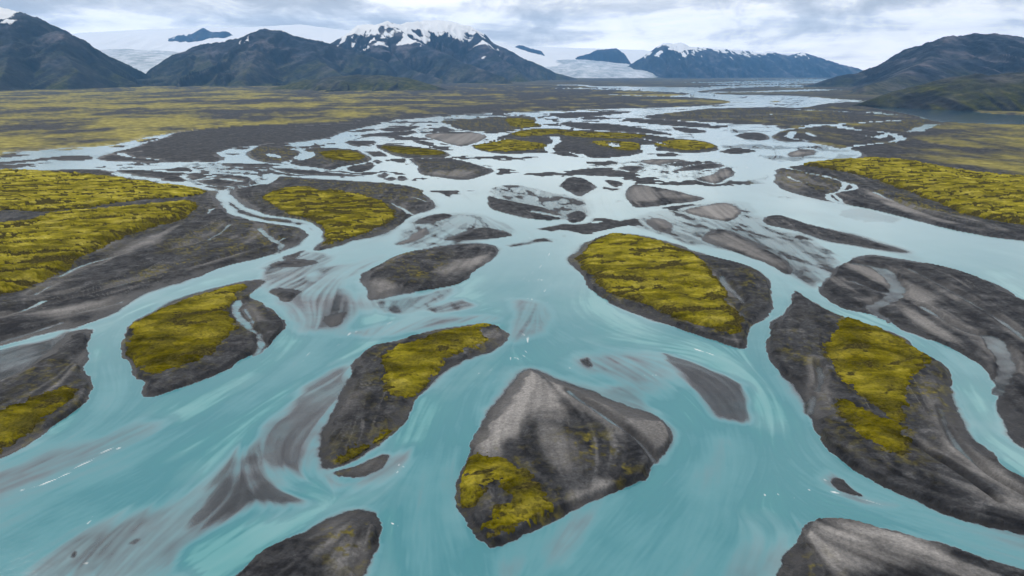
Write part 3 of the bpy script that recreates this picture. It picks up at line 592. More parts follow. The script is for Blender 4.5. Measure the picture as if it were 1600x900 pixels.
# gravel, black sand and silt
M_gravel, nt, b, pos, _ = new_mat('basalt_gravel')
n1 = noise(nt, pos, .13, 9, .68, .5); n2 = noise(nt, pos, 1.1, 8, .8); n3 = noise(nt, pos, .035, 4, .5)
st = math_n(nt, 'ADD', math_n(nt, 'MULTIPLY', attr(nt, 'streak'), .05), n1)
base = ramp(nt, st, [(.32, (.0075, .008, .010)), (.42, (.0175, .0185, .0215)), (.48, (.032, .0335, .037)), (.58, (.042, .0435, .047)), (.66, (.072, .073, .077)), (.82, (.15, .15, .15))])
n4 = noise(nt, pos, .055, 9, .7, 1.2)
base = mix(nt, .75, base, ramp(nt, n4, [(.36, (.45, .46, .48)), (.46, (.9, .9, .9)), (.54, (1.05, 1.05, 1.05)), (.64, (1.6, 1.59, 1.57))]), 'MULTIPLY')
n5 = noise(nt, pos, .24, 9, .72, .9)
base = mix(nt, .7, base, ramp(nt, n5, [(.38, (.42, .42, .44)), (.46, (.95, .95, .95)), (.54, (1.05, 1.05, 1.05)), (.60, (1.75, 1.73, 1.7))]), 'MULTIPLY')
siltc = ramp(nt, n2, [(.3, (.19, .185, .182)), (.6, (.30, .29, .283)), (.8, (.37, .355, .345))])
base = mix(nt, attr(nt, 'silt'), base, siltc)
rust = math_n(nt, 'MULTIPLY', ramp(nt, noise(nt, pos, .06, 3, .5), [(.55, (0, 0, 0)), (.75, (1, 1, 1))]), .10)
base = mix(nt, rust, base, (.062, .050, .047))
speck = ramp(nt, noise(nt, pos, 1.2, 6, .82), [(.36, (.45, .45, .45)), (.5, (1, 1, 1)), (.63, (1.6, 1.58, 1.55))])
base = mix(nt, .55, base, speck, 'MULTIPLY')
wet_shade = math_n(nt, 'MULTIPLY', attr(nt, 'wet'), .66)  # darkens for damp and for the painted bank shadow together
base = mix(nt, wet_shade, base, (.018, .018, .02))
mossc = ramp(nt, noise(nt, pos, .05, 6, .65), [(.3, (.08, .072, .020)), (.48, (.21, .185, .036)), (.66, (.37, .325, .08))])
base = mix(nt, attr(nt, 'heath'), base, mossc)
tuftc = ramp(nt, noise(nt, pos, .35, 6, .7), [(.36, (.028, .025, .006)), (.5, (.085, .074, .010)), (.64, (.20, .165, .018))])
base = mix(nt, attr(nt, 'tuft'), base, tuftc)
nt.links.new(base, b.inputs['Base Color'])
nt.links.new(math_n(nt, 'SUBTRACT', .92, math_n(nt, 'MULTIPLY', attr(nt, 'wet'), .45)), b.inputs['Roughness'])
b.inputs['Specular IOR Level'].default_value = .15
bump(nt, b, math_n(nt, 'ADD', n2, math_n(nt, 'MULTIPLY', n1, 2.0)), .7, .35)

# moss cushions
M_moss, nt, b, pos, _ = new_mat('moss')
rp = mapping(nt, pos, (.8, 1.25, 1.0), (0, 0, .35))
m1 = noise(nt, rp, .075, 8, .6, .5); m2 = noise(nt, pos, 1.1, 5, .7); m3 = noise(nt, pos, .03, 3, .5); m4 = noise(nt, rp, .55, 5, .65, .6)
deep = ramp(nt, m1, [(.36, (.020, .018, .001)), (.45, (.052, .045, .001)), (.54, (.108, .093, .002)), (.66, (.25, .21, .014))])
pale = ramp(nt, m1, [(.34, (.10, .090, .006)), (.44, (.22, .196, .014)), (.54, (.35, .308, .030)), (.65, (.48, .425, .09))])
col = mix(nt, attr(nt, 'pale'), deep, pale)
col = mix(nt, .30, col, ramp(nt, noise(nt, pos, .45, 5, .65, .4), [(.34, (.38, .42, .5)), (.5, (1, 1, 1)), (.66, (1.45, 1.4, 1.3))]), 'MULTIPLY')
col = mix(nt, .5, col, ramp(nt, m2, [(.3, (.35, .35, .35)), (.5, (1, 1, 1)), (.7, (1.5, 1.45, 1.3))]), 'MULTIPLY')
dull = math_n(nt, 'MULTIPLY', ramp(nt, noise(nt, pos, .11, 7, .7, .6), [(.44, (0, 0, 0)), (.60, (1, 1, 1))]), .55)
col = mix(nt, dull, col, ramp(nt, m2, [(.35, (.045, .042, .012)), (.65, (.15, .13, .03))]))
scar = ramp(nt, attr(nt, 'scar'), [(.25, (0, 0, 0)), (.6, (1, 1, 1))])
col = mix(nt, scar, col, ramp(nt, m2, [(.34, (.020, .018, .008)), (.5, (.055, .047, .014)), (.66, (.12, .10, .02))]))
nt.links.new(col, b.inputs['Base Color']); b.inputs['Roughness'].default_value = .95
b.inputs['Specular IOR Level'].default_value = .0
bump(nt, b, math_n(nt, 'ADD', math_n(nt, 'MULTIPLY', m4, 1.3), m2), .9, .55)

# silty glacier water: the deeper, the more of its own turquoise
M_water, nt, b, pos, out = new_mat('glacier_water')
dep = attr(nt, 'depth')
wv = math_n(nt, 'ADD', dep, math_n(nt, 'MULTIPLY', math_n(nt, 'SUBTRACT', noise(nt, pos, .028, 6, .6), .5), .9))
wv = math_n(nt, 'DIVIDE', wv, 1.6)
wcol = ramp(nt, wv, [(.0, (.17, .175, .195)), (.07, (.17, .19, .215)), (.16, (.155, .235, .27)), (.30, (.125, .265, .305)), (.46, (.092, .26, .30)), (.66, (.055, .208, .247)), (.84, (.058, .22, .252)), (1.0, (.105, .30, .32))])
wcol = mix(nt, attr(nt, 'sheen_milk'), wcol, (.315, .455, .485))  # pale sky reflection on far water put into its colour, with silt plumes
wcol = mix(nt, attr(nt, 'lake'), wcol, (.02, .055, .085))
foam = ramp(nt, attr(nt, 'foam'), [(.25, (0, 0, 0)), (.8, (.85, .85, .85))])
wcol = mix(nt, foam, wcol, (.85, .87, .87))
nt.links.new(wcol, b.inputs['Base Color'])
b.inputs['Roughness'].default_value = .12; b.inputs['IOR'].default_value = 1.33
w1 = noise(nt, mapping(nt, pos, (1, 1, 1)), .7, 7, .68, .8); w2 = noise(nt, pos, .22, 3, .5)
wh = math_n(nt, 'ADD', math_n(nt, 'MULTIPLY', w1, .35), math_n(nt, 'MULTIPLY', attr(nt, 'ripple'), .05))
bump(nt, b, wh, .25, .4)
tr = N(nt, 'ShaderNodeBsdfTransparent'); tr.inputs[0].default_value = (.80, .86, .88, 1)
ms = N(nt, 'ShaderNodeMixShader')
al = math_n(nt, 'SUBTRACT', 1.0, math_n(nt, 'POWER', 2.718, math_n(nt, 'MULTIPLY', dep, -4.6)))
al = math_n(nt, 'ADD', math_n(nt, 'MULTIPLY', al, .93), .05, clamp=True)
al = math_n(nt, 'MAXIMUM', al, math_n(nt, 'MULTIPLY', attr(nt, 'sheen_milk'), math_n(nt, 'ADD', .40, math_n(nt, 'MULTIPLY', dep, 3.2), clamp=True)))
al = math_n(nt, 'MAXIMUM', al, foam, clamp=True)
nt.links.new(al, ms.inputs[0]); nt.links.new(tr.outputs[0], ms.inputs[1]); nt.links.new(b.outputs[0], ms.inputs[2])
nt.links.new(ms.outputs[0], out.inputs['Surface'])

# ------------------------------------------------------------------ mesh builders
def mesh_from_cells(name, cells, X, Y, Zv, attrs, mat):
    """one mesh from the lattice cells flagged in the boolean array"""
    ci, cj = np.nonzero(cells)
    nx = X.shape[1]
    a = ci * nx + cj
    quads = np.stack([a, a + nx, a + nx + 1, a + 1], 1)
    used, inv = np.unique(quads.ravel(), return_inverse=True)
    me = bpy.data.meshes.new(name)
    nv, nf = len(used), len(quads)
    me.vertices.add(nv); me.loops.add(nf * 4); me.polygons.add(nf)
    co = np.stack([X.ravel()[used], Y.ravel()[used], Zv.ravel()[used]], 1).astype(np.float32)
    me.vertices.foreach_set('co', co.ravel())
    me.loops.foreach_set('vertex_index', inv.astype(np.int32).ravel())
    me.polygons.foreach_set('loop_start', np.arange(0, nf * 4, 4, dtype=np.int32))
    me.polygons.foreach_set('use_smooth', np.ones(nf, bool))
    for k, v in attrs.items():
        at = me.attributes.new(k, 'FLOAT', 'POINT')
        at.data.foreach_set('value', v.ravel()[used].astype(np.float32))
    me.update(calc_edges=True)
    me.materials.append(mat)
    return me
def obj(name, me, parent=None, label=None, cat=None, group=None, kind=None):
    o = bpy.data.objects.new(name, me); C.objects.link(o)
    if parent is not None:
        o.parent = parent; o.location = tuple(-c for c in parent.location)
    if label: o['label'] = label
    if cat: o['category'] = cat
    if group: o['group'] = group
    if kind: o['kind'] = kind
    return o
def cellmean(a): return .25 * (a[:-1, :-1] + a[1:, :-1] + a[:-1, 1:] + a[1:, 1:])

# ------------------------------------------------------------------ valley floor
SDc = cellmean(np.maximum(SD, -1e4)); OWNc = OWN[:-1, :-1]; MPc = MPP[:-1, :-1]
onland = SDc > -.3 - .6 * MPc
gattr = {'streak': (SB * .7 + SA * .7) * nearf, 'silt': SILTF, 'wet': WET_SHADE, 'heath': np.clip(SPK, 0, 1), 'tuft': np.clip(TUFT, 0, 1)}
obj('riverbed', mesh_from_cells('riverbed', ~onland, WX, WY, Z, gattr, M_gravel), kind='structure')
STRUCT = {'far': 'valley_floor', 'plain_left': 'heath_plain', 'flat_left': 'gravel_flat', 'terrace': 'riverbank', 'plain_right': 'gravel_plain'}
INFO = {
 'a': ('mossy_island', 'oval island with olive moss on its left and a pale creek cutting its right end', 'island'),
 'b': ('mossy_island', 'dark island cut by the left edge with a yellow-green moss patch near its shore', 'island'),
 'd': ('mossy_island', 'triangular island with bright moss and black bare patches beside the winding left channel', 'island'),
 'f': ('gravel_island', 'dark oval gravel island without moss mats, above the diamond-shaped mossy one', 'island'),
 'g': ('mossy_island', 'long slanting island with moss on its upper half and grey gravel at its lower tip', 'island'),
 'h': ('mossy_island', 'teardrop island with pale silt top and moss patch on its lower left corner', 'island'),
 'i': ('mossy_island', 'large island almost wholly covered by bright yellow moss with a steep dark edge', 'island'),
 'j': ('mossy_island', 'long dark gravel island on the right carrying two olive moss patches', 'island'),
 'k': ('gravel_island', 'broad grey gravel island at the right edge streaked by shallow grey runnels', 'island'),
 'l': ('gravel_bar', 'narrow dark pointed bar lying along the broad right-hand turquoise channel', 'gravel bar'),
 'w1': ('gravel_bar', 'brownish flat bar against the upper edge of the left mossy terrace', 'gravel bar'),
 'w2': ('gravel_bar', 'dark flat bar ringed by white creeks where the narrow left channel begins', 'gravel bar'),
 'w3': ('gravel_bar', 'thin dark strip just above the white sheet of water, left of centre', 'gravel bar'),
 'w4': ('gravel_bar', 'long low wet strip behind the triangular mossy island', 'gravel bar'),
 'm1': ('gravel_bar', 'pale brown bar at the head of the streaky shallows right of centre', 'gravel bar'),
 'm2': ('gravel_bar', 'small pale bar at the left end of the streaky shallows', 'gravel bar'),
 'm3': ('gravel_bar', 'brown streaked bar just above the large yellow moss island', 'gravel bar'),
 'n': ('gravel_island', 'brown wedge-shaped gravel island pointing right, above the large yellow moss island', 'island'),
 'o1': ('gravel_bar', 'dark sickle-shaped bar on the lower edge of pale silt flats in mid river', 'gravel bar'),
 'o3': ('gravel_bar', 'small dark knob at the right tip of the mid-river silt flats', 'gravel bar'),
 'o4': ('gravel_bar', 'small dark rounded bar at the upper right of the mid-river silt flats', 'gravel bar'),
 'p1': ('mossy_island', 'slim dark green island just above the brown lens-shaped island', 'island'),
 'p2': ('gravel_island', 'brown lens-shaped gravel island with pointed right end in upper mid river', 'island'),
 'q1': ('gravel_island', 'small mossy-speckled island between white creeks at the end of the left flat', 'island'),
 'q2': ('mossy_island', 'dark island with reddish-green moss between thin creeks, upper left of centre', 'island'),
 'q3': ('gravel_bar', 'small dark bar off the lower right tip of the reddish-green island', 'gravel bar'),
 's1': ('gravel_bar', 'pale silty triangular bar left of the wide mossy flats upstream', 'gravel bar'),
 's2': ('mossy_island', 'wide flat island with several yellow-green moss patches and a squiggling white creek', 'island'),
 's3': ('mossy_island', 'flat dark island with orange-green moss at the far bend of the river', 'island'),
 's4': ('gravel_bar', 'long thin black strip directly behind the wide mossy flats', 'gravel bar'),
 's5': ('gravel_bar', 'long thin black strip between two far channels, right of centre', 'gravel bar'),
 's7': ('gravel_bar', 'thin green-tinged strip along the farthest curved channel', 'gravel bar'),
 's8': ('gravel_bar', 'short thin dark strip right of the long black strips', 'gravel bar'),
 'b1': ('gravel_bar', 'upper of two thin dark bars in the pale far channel, left of centre', 'gravel bar'),
 'b2': ('gravel_bar', 'lower of two thin dark bars in the pale far channel, left of centre', 'gravel bar'),
 'b3': ('gravel_bar', 'small flat dark bar just above the slim dark green island on its left', 'gravel bar'),
 'b4': ('gravel_bar', 'small flat dark bar just above the slim dark green island on its right', 'gravel bar'),
 'b5': ('gravel_bar', 'tiny dark bar at the right tip of the reddish-green island', 'gravel bar'),
 'b6': ('gravel_bar', 'leftmost of three tiny black bars in the white water below the lens-shaped island', 'gravel bar'),
 'b7': ('gravel_bar', 'middle of three tiny black bars in the white water below the lens-shaped island', 'gravel bar'),
 'b8': ('gravel_bar', 'rightmost of three tiny black bars in the white water below the lens-shaped island', 'gravel bar'),
 'b9': ('gravel_bar', 'dark thin streaked bar off the right tip of the triangular mossy island', 'gravel bar'),
 'b10': ('gravel_bar', 'pale silt bar below the right tip of the triangular mossy island', 'gravel bar'),
 'b11': ('gravel_bar', 'dark low bar just above the dark oval gravel island', 'gravel bar'),
 'b12': ('gravel_bar', 'small dark sliver in the left channel below the triangular mossy island', 'gravel bar'),
 'b13': ('gravel_bar', 'thin dark bar above the oval mossy island with the creek', 'gravel bar'),
 'b14': ('gravel_bar', 'small brown bar in the shallows right of the oval mossy island', 'gravel bar'),
 'b15': ('gravel_bar', 'small pinkish silt bar in the middle of the left shallows', 'gravel bar'),
 'b16': ('gravel_bar', 'thin silt bar tucked under the lower tip of the slanting mossy island', 'gravel bar'),
 'b18': ('gravel_island', 'dark gravel island with pale streaks cut by the bottom edge, left of centre', 'island'),
 'b19': ('gravel_island', 'pale streaked gravel island cut by the bottom edge on the right', 'island'),
 'b20': ('gravel_bar', 'tiny brown bar by the white rapids in the lower right channel', 'gravel bar'),
 'b25': ('gravel_bar', 'thin reddish bar below the wide mossy flats', 'gravel bar'),
 'b26': ('gravel_bar', 'small reddish streak of a bar left of the thin reddish bar', 'gravel bar'),
 'b27': ('gravel_bar', 'slanting thin bar just behind the small brown humped bar', 'gravel bar'),
 'b28': ('gravel_bar', 'small brown humped bar in the broad right channel', 'gravel bar'),
 'b29': ('gravel_bar', 'tiny dark triangular bar left of the brown wedge-shaped island', 'gravel bar'),
 'b30': ('gravel_bar', 'thin flat bar off the right end of the wide mossy flats', 'gravel bar'),
 'b32': ('gravel_bar', 'pale silt bar in the far right bend of the turquoise river', 'gravel bar'),
 'b34': ('gravel_bar', 'small reddish bar where the far channels join on the right', 'gravel bar'),
}
ISLE = {}
RIM = cellmean(np.maximum(SD, -1e4) / BEACH) < 1.25
for k, key in enumerate(KEYS):
    cells = onland & (OWNc == k)
    if not cells.any(): continue
    nm = STRUCT.get(key) or INFO[key][0]
    if key in STRUCT:
        ISLE[key] = obj(nm, mesh_from_cells(nm, cells, WX, WY, Z, gattr, M_gravel), kind='structure'); continue
    grp = {'mossy_island': 'moss-grown islands in the river', 'gravel_island': 'bare gravel islands in the river', 'gravel_bar': 'low gravel bars in the river'}[nm]
    if key not in ('a', 'b', 'd', 'f', 'g', 'h', 'i', 'j', 'k', 'n', 'p2', 'b18', 'b19') or not (cells & ~RIM).any():
        ISLE[key] = obj(nm, mesh_from_cells(nm, cells, WX, WY, Z, gattr, M_gravel), None, INFO[key][1], INFO[key][2], grp); continue
    root = bpy.data.objects.new(nm, None); C.objects.link(root)
    ii, jj = np.nonzero(cells); root.location = (float(WX[ii, jj].mean()), float(WY[ii, jj].mean()), 0)
    root['label'] = INFO[key][1]; root['category'] = INFO[key][2]; root['group'] = grp
    ISLE[key] = root
    obj('gravel_top', mesh_from_cells('gravel_top', cells & ~RIM, WX, WY, Z, gattr, M_gravel), root)
    obj('wet_bank', mesh_from_cells('wet_bank', cells & RIM, WX, WY, Z, gattr, M_gravel), root)

# moss mats lying on the islands
hum = fbm(WX / 4.5, WY / 3.2, 4, 81, .6); hum2 = fbm(WX / 1.6, WY / 1.3, 2, 82)
ca, sa = math.cos(.35), math.sin(.35)
ux = WX * ca + WY * sa; uy = -WX * sa + WY * ca
scar_t = fbm(ux / 46.0, uy / 9.0, 5, 83, .62)
scar_i = fbm(ux / 21.0, uy / 12.0, 5, 85, .58)
mott = fbm(WX / 2.6, WY / 2.6, 3, 86, .6); mottz = fbm(WX / 38.0, WY / 30.0, 2, 87)
scar_f = fbm(ux / 9.0, uy / 3.0, 3, 84, .6)
for owner, P, scarp, palev in MOSS:
    if owner not in ('terrace', 'plain_right', 'i'): scarp *= .6
    sl, sd = signed(P, 40, 40)
    far = np.clip((MPP[sl] - .6) / 1.5, 0, 1)
    sd = sd + (mid[sl] * 3.0 + fine[sl] * 2.8) * (1 + .8 * MPP[sl]) + 2.6 * hf[sl] + 1.6 * mott[sl]
    scar_n = scar_t if owner in ('terrace', 'plain_right') else scar_i
    ridge = .9 * sstep(.04, .34, scar_n[sl] + .30 * scar_f[sl] + .16 * hf[sl] - (.07 if palev < .3 else .04 if owner in ('terrace', 'plain_right') else -.02))
    if owner in ('terrace', 'plain_right', 'd'): ridge = .95 * sstep(.07, .20, scar_n[sl] + .25 * scar_f[sl])
    mot = .7 * sstep(-.05, .25, mottz[sl] + .12) * sstep(-.08, .25, mott[sl] + .25 * scar_f[sl])
    edge = sstep(2.6 * scarp + 1.4, .4, sd + 1.5 * hf[sl])
    rise = scarp * sstep(-.5, 1.5 + 2.2 * scarp, sd)
    zz = Z[sl] + rise * (1 - .5 * ridge - .12 * mot) + .16 * hum[sl] * sstep(0, 3, sd) * (1 + .4 * scarp) + .22 * hum2[sl] * sstep(0, 2, sd) - .15 * sstep(.5, -.8, sd)
    zz = np.where(cutm[sl] > .6, np.minimum(zz, Z[sl] - .1), zz)
    cells = (cellmean(sd) > -.2) & (cellmean(SD[sl]) > 1.0 + .5 * cellmean(MPP[sl])) & (cellmean(np.maximum(CUT[sl], -1e3)) < 0)
    at = {'pale': np.clip((palev + .45 * big[sl] + .35 * mid[sl]) * (1 - .9 * edge), 0, 1), 'scar': np.clip(np.maximum(ridge * .95, .62 * mot) + .42 * edge * sstep(-.4, .4, scar_f[sl] + fine[sl]), 0, 1)}
    if cells.any():
        obj('moss_mat', mesh_from_cells('moss_mat', cells, WX[sl], WY[sl], zz, at, M_moss), ISLE[owner])

# river surface
wet_cells = (cellmean(Z) < .12) & ~((cellmean(np.maximum(SD, -1e4)) > 3 + 2 * MPc) & (cellmean(Z) > .05))
zr = .03 * SA * np.clip(MPP / .3, 0, 1) * 0 + .012 * SA
lakea = sstep(-5, 5, LAKEF)
# far sky sheen painted into the water colour, plus rock-flour plumes drifting downstream
SHEEN_MILK = np.clip(.95 * sstep(560, 250, PY) + (.10 * SC + .05 * SB + .025 * SA + .25 * mid + .3 * big) * sstep(1.0, .5, sstep(900, 250, PY)), 0, 1)
SHEEN_MILK = SHEEN_MILK * sstep(.02, .25, DEPTH + .22 * sstep(470, 330, PY))
obj('river', mesh_from_cells('river', wet_cells, WX, WY, np.zeros_like(Z), {'depth': DEPTH * (1 + .05 * SF * sstep(380, 480, PY)), 'streak': SA * .6 + SB * .4, 'ripple': SF, 'foam': FOAMF, 'lake': lakea, 'sheen_milk': SHEEN_MILK}, M_water), kind='structure')  # ripple reflections are painted in by varying the depth tint

# coarse ground sheet reaching the horizon all round, a little lower
gm = bpy.data.meshes.new('ground')
R = 20000.0
gm.from_pydata([(-R, -R, -6), (R, -R, -6), (R, R, -6), (-R, R, -6)], [], [(0, 1, 2, 3)])
gm.materials.append(M_gravel)
obj('ground', gm, kind='structure')

# ------------------------------------------------------------------ mountains, glaciers, hills
M_rock, nt, b, pos, _ = new_mat('mountain_rock')
r1 = noise(nt, pos, .004, 8, .62, .3); r2 = noise(nt, pos, .03, 6, .65)
r3 = noise(nt, mapping(nt, pos, (.0015, .0015, .022)), 1.0, 6, .6, .6)
rc = ramp(nt, r1, [(.34, (.004, .010, .022)), (.43, (.014, .025, .043)), (.52, (.046, .055, .076)), (.64, (.115, .112, .126))])  # blue of the distant haze is put into rock and cliff colours
rc = mix(nt, .55, rc, ramp(nt, r3, [(.35, (.45, .45, .5)), (.5, (1, 1, 1)), (.65, (1.4, 1.3, 1.25))]), 'MULTIPLY')
rc = mix(nt, .6, rc, ramp(nt, r2, [(.35, (.6, .6, .6)), (.65, (1.35, 1.35, 1.35))]), 'MULTIPLY')
gc = ramp(nt, r2, [(.32, (.018, .024, .008)), (.5, (.045, .054, .014)), (.7, (.105, .102, .026))])
rc = mix(nt, attr(nt, 'green'), rc, gc)
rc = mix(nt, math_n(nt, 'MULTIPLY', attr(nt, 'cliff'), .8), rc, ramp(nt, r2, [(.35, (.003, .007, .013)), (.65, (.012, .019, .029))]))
sn = ramp(nt, attr(nt, 'snow'), [(.42, (0, 0, 0)), (.58, (1, 1, 1))])
rc = mix(nt, sn, rc, (.80, .83, .87))
nt.links.new(rc, b.inputs['Base Color']); b.inputs['Roughness'].default_value = .95; b.inputs['Specular IOR Level'].default_value = .1
bump(nt, b, math_n(nt, 'ADD', math_n(nt, 'MULTIPLY', r1, 3), r2), .8, 14.0)

M_ice, nt, b, pos, _ = new_mat('glacier_ice')
i1 = noise(nt, mapping(nt, pos, (.0035, .0014, .002)), 1.0, 8, .68, .8); i2 = noise(nt, mapping(nt, pos, (.004, .016, .01)), 1.0, 6, .7)
ic = ramp(nt, i1, [(.32, (.20, .25, .29)), (.45, (.40, .46, .50)), (.6, (.68, .72, .76))])
ic = mix(nt, attr(nt, 'dirt'), (.84, .86, .89), ic)
ic = mix(nt, math_n(nt, 'MULTIPLY', attr(nt, 'dirt'), .9), ic, ramp(nt, i2, [(.36, (.35, .38, .42)), (.55, (1, 1, 1))]), 'MULTIPLY')
nt.links.new(ic, b.inputs['Base Color']); b.inputs['Roughness'].default_value = .8
bump(nt, b, math_n(nt, 'ADD', i1, i2), .6, 25.0)

def ridge_field(X, Y, ridges, seed, gully):
    """height under a set of crest lines: each falls away from its crest in a concave slope with ravines"""
    h = np.full(X.shape, -60.0); gmap = np.zeros(X.shape)
    wx = X + 130 * fbm(X / 700, Y / 700, 3, seed); wy = Y + 130 * fbm(X / 700 + 50, Y / 700, 3, seed + 5)
    for R in ridges:
        k, p = R.get('k', 2.6), R.get('p', 1.25); ax = R.get('ax', 2.8 if R is ridges[0] else 1.9)
        pts = np.array([at_range(*q) for q in R['pts']])
        best = np.full(X.shape, 1e18); zc = np.zeros(X.shape); tt = np.zeros(X.shape); acc = 0.0
        for i in range(len(pts) - 1):
            a, c = pts[i], pts[i + 1]
            dx, dy = (c[0] - a[0]) * ax, c[1] - a[1]; L2 = dx * dx + dy * dy
            # true distance close to the crest so its outline holds, warped further down
            t = np.clip(((X - a[0]) * ax * dx + (Y - a[1]) * dy) / L2, 0, 1)
            d0 = np.hypot((X - a[0]) * ax - t * dx, Y - a[1] - t * dy)
            t2 = np.clip(((wx - a[0]) * ax * dx + (wy - a[1]) * dy) / L2, 0, 1)
            d1 = np.hypot((wx - a[0]) * ax - t2 * dx, wy - a[1] - t2 * dy)
            m = sstep(60, 500, d0); d = d0 * (1 - m) + d1 * m
            up = d < best
            tm = t * (1 - m) + t2 * m
            best = np.where(up, d, best); zc = np.where(up, a[2] + (c[2] - a[2]) * tm, zc)
            tt = np.where(up, acc + tm * math.sqrt(L2) / ax, tt); acc += math.sqrt(L2) / ax
        zc = np.maximum(zc, 4)
        gl = np.abs(perlin(tt / 210.0, best / 1500.0, seed + 9)) * .9 + np.abs(perlin(tt / 85.0 + 3, best / 600.0, seed + 10)) * .45
        s = best / (k * zc) * (1 + gully * (gl - .35) * sstep(20, 300, best))
        hh = np.where(s < 1, zc * np.clip(1 - s ** 1.18, 0, 1) ** p, -60 * np.clip(s - 1, 0, 1))
        gmap = np.where(hh > h, gl, gmap); h = np.maximum(h, hh)
    return h, gmap
def mountain(name, label, ridges, x0, x1, D0, D1, nx, ny, seed, snow=None, green=0.0, greenz=200, gully=.5, rough=1.0, mat=None, dirt=0):
    D = D0 * (D1 / D0) ** np.linspace(0, 1, ny)
    px = np.linspace(x0, x1, nx)
    X = ((px - 800) / FPX)[None] * (D * CP)[:, None] * 1.0 / CP ** 2 * CP    # fan of columns, depth rows
    Y = np.repeat(D[:, None], nx, 1)
    X = X * (1 + .0 * Y); X = ((px - 800) / FPX)[None] * Y / CP
    h, gmap = ridge_field(X, Y, ridges, seed, gully)
    amp = np.clip(h, 0, 250) / 250
    crag = np.abs(fbm(X / 150, Y / 190, 4, seed + 21, .6))
    h = h + rough * amp * (24 * fbm(X / 260, Y / 260, 5, seed + 20, .55) - 42 * (crag - .18))
    gy, gx = np.gradient(h); sx = gx / (np.gradient(X, axis=1) + 1e-6); sy = gy / (np.gradient(Y, axis=0) + 1e-6)
    slope = np.hypot(sx, sy)
    n = fbm(X / 420, Y / 420, 5, seed + 30, .6)
    sn = np.zeros(X.shape)
    if snow:
        line, width, bias = snow
        sn = .5 + (h - line) / width + 1.6 * n + .75 * fbm(X / 150, Y / 260, 4, seed + 31, .6) - 1.0 * (gmap - .3) - .25 * np.clip(slope - .6, 0, 1) + bias
        sn = np.clip(sn, 0, 1)
    g = np.clip(green * (1.2 - h / greenz) + .9 * fbm(X / 300, Y / 300, 4, seed + 40, .6) * (green > 0), 0, 1) * (h < greenz * 1.6)
    cells = cellmean(h) > -4
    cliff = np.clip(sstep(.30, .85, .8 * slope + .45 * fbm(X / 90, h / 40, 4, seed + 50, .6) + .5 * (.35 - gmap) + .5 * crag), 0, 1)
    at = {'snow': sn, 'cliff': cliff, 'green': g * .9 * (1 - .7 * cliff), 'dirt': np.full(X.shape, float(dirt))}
    me = mesh_from_cells(name, cells[::-1], X[::-1], Y[::-1], h[::-1], {k: v[::-1] for k, v in at.items()}, mat or M_rock)
    o = obj(name, me, None, label, None, None, 'structure')
    return o
mountain('ice_cap', 'smooth white ice cap under the clouds behind the mountains',
    [dict(k=4.3, p=.8, ax=1.0, pts=[(-180, 70, 16500), (60, 62, 16500), (130, 51, 16500), (250, 45, 16500), (400, 42, 16500), (470, 38, 16200), (530, 46, 16000), (600, 52, 16000), (680, 50, 16000), (740, 58, 16000), (790, 72, 16500), (850, 73, 17000), (900, 75, 17500), (1000, 78, 17500), (1120, 92, 17500)])],
    -180, 1250, 10500, 19500, 420, 110, 101, gully=.12, rough=.3, mat=M_ice, dirt=.06)
for i, (lab, pts) in enumerate([
    ('dark rocky peak rising through the ice cap beside the left glacier', [(228, 66, 14600), (262, 61, 14600), (280, 54, 14600), (300, 53, 14600), (317, 43, 14600), (330, 50, 14600), (352, 48, 14600), (366, 56, 14600)]),
    ('small dark peak in the ice left of the right glacier tongue', [(800, 74, 15500), (812, 69, 15500), (826, 74, 15500), (843, 78, 15500)]),
    ('dark two-pronged peak in the ice above the right glacier tongue', [(905, 86, 15500), (920, 84, 15500), (933, 77, 15500), (945, 76, 15500), (963, 75, 15500), (972, 82, 15500)])]):
    mountain('mountain', lab, [dict(k=1.3, p=1.0, ax=1.5, pts=pts)], pts[0][0] - 60, pts[-1][0] + 60, 13500, 17500, 150, 60, 111 + i, snow=(900, 600, -.35), gully=.7)
def glacier(label, line, halfw, seed):
    pts = np.array([at_range(*q) for q in line])
    D = np.linspace(pts[0, 1], pts[-1, 1], 150); zc = np.interp(D, pts[:, 1], pts[:, 2]); xc = np.interp(D, pts[:, 1], pts[:, 0])
    s = np.linspace(-1, 1, 140)
    hw = halfw * (1 - .45 * np.exp(-(D - D[0]) / 700.0))
    X = xc[:, None] + s[None] * hw[:, None]; Y = np.repeat(D[:, None], 140, 1) + 350 * (s ** 2)[None] * np.exp(-(D - D[0]) / 900)[:, None]
    z = zc[:, None] - 70 * (s ** 2)[None] + 16 * np.abs(fbm(X / 160, Y / 70, 4, seed, .6)) + 30 * fbm(X / 700, Y / 700, 3, seed + 1)
    z *= sstep(-50, 450, D - D[0])[:, None]
    me = mesh_from_cells('glacier', np.ones((149, 139), bool), X[::-1], Y[::-1], z[::-1], {'dirt': np.full(X.shape, .9)}, M_ice)
    obj('glacier', me, None, label, None, None, 'structure')
glacier('crevassed grey-white glacier tongue between the two left mountains', [(215, 122, 8600), (214, 106, 9400), (205, 90, 10500), (195, 78, 12200)], 1150, 131)
glacier('pale glacier tongue sweeping down left of the pointed right mountain', [(950, 120, 11500), (938, 112, 12200), (905, 101, 13500), (880, 93, 15500)], 1250, 141)
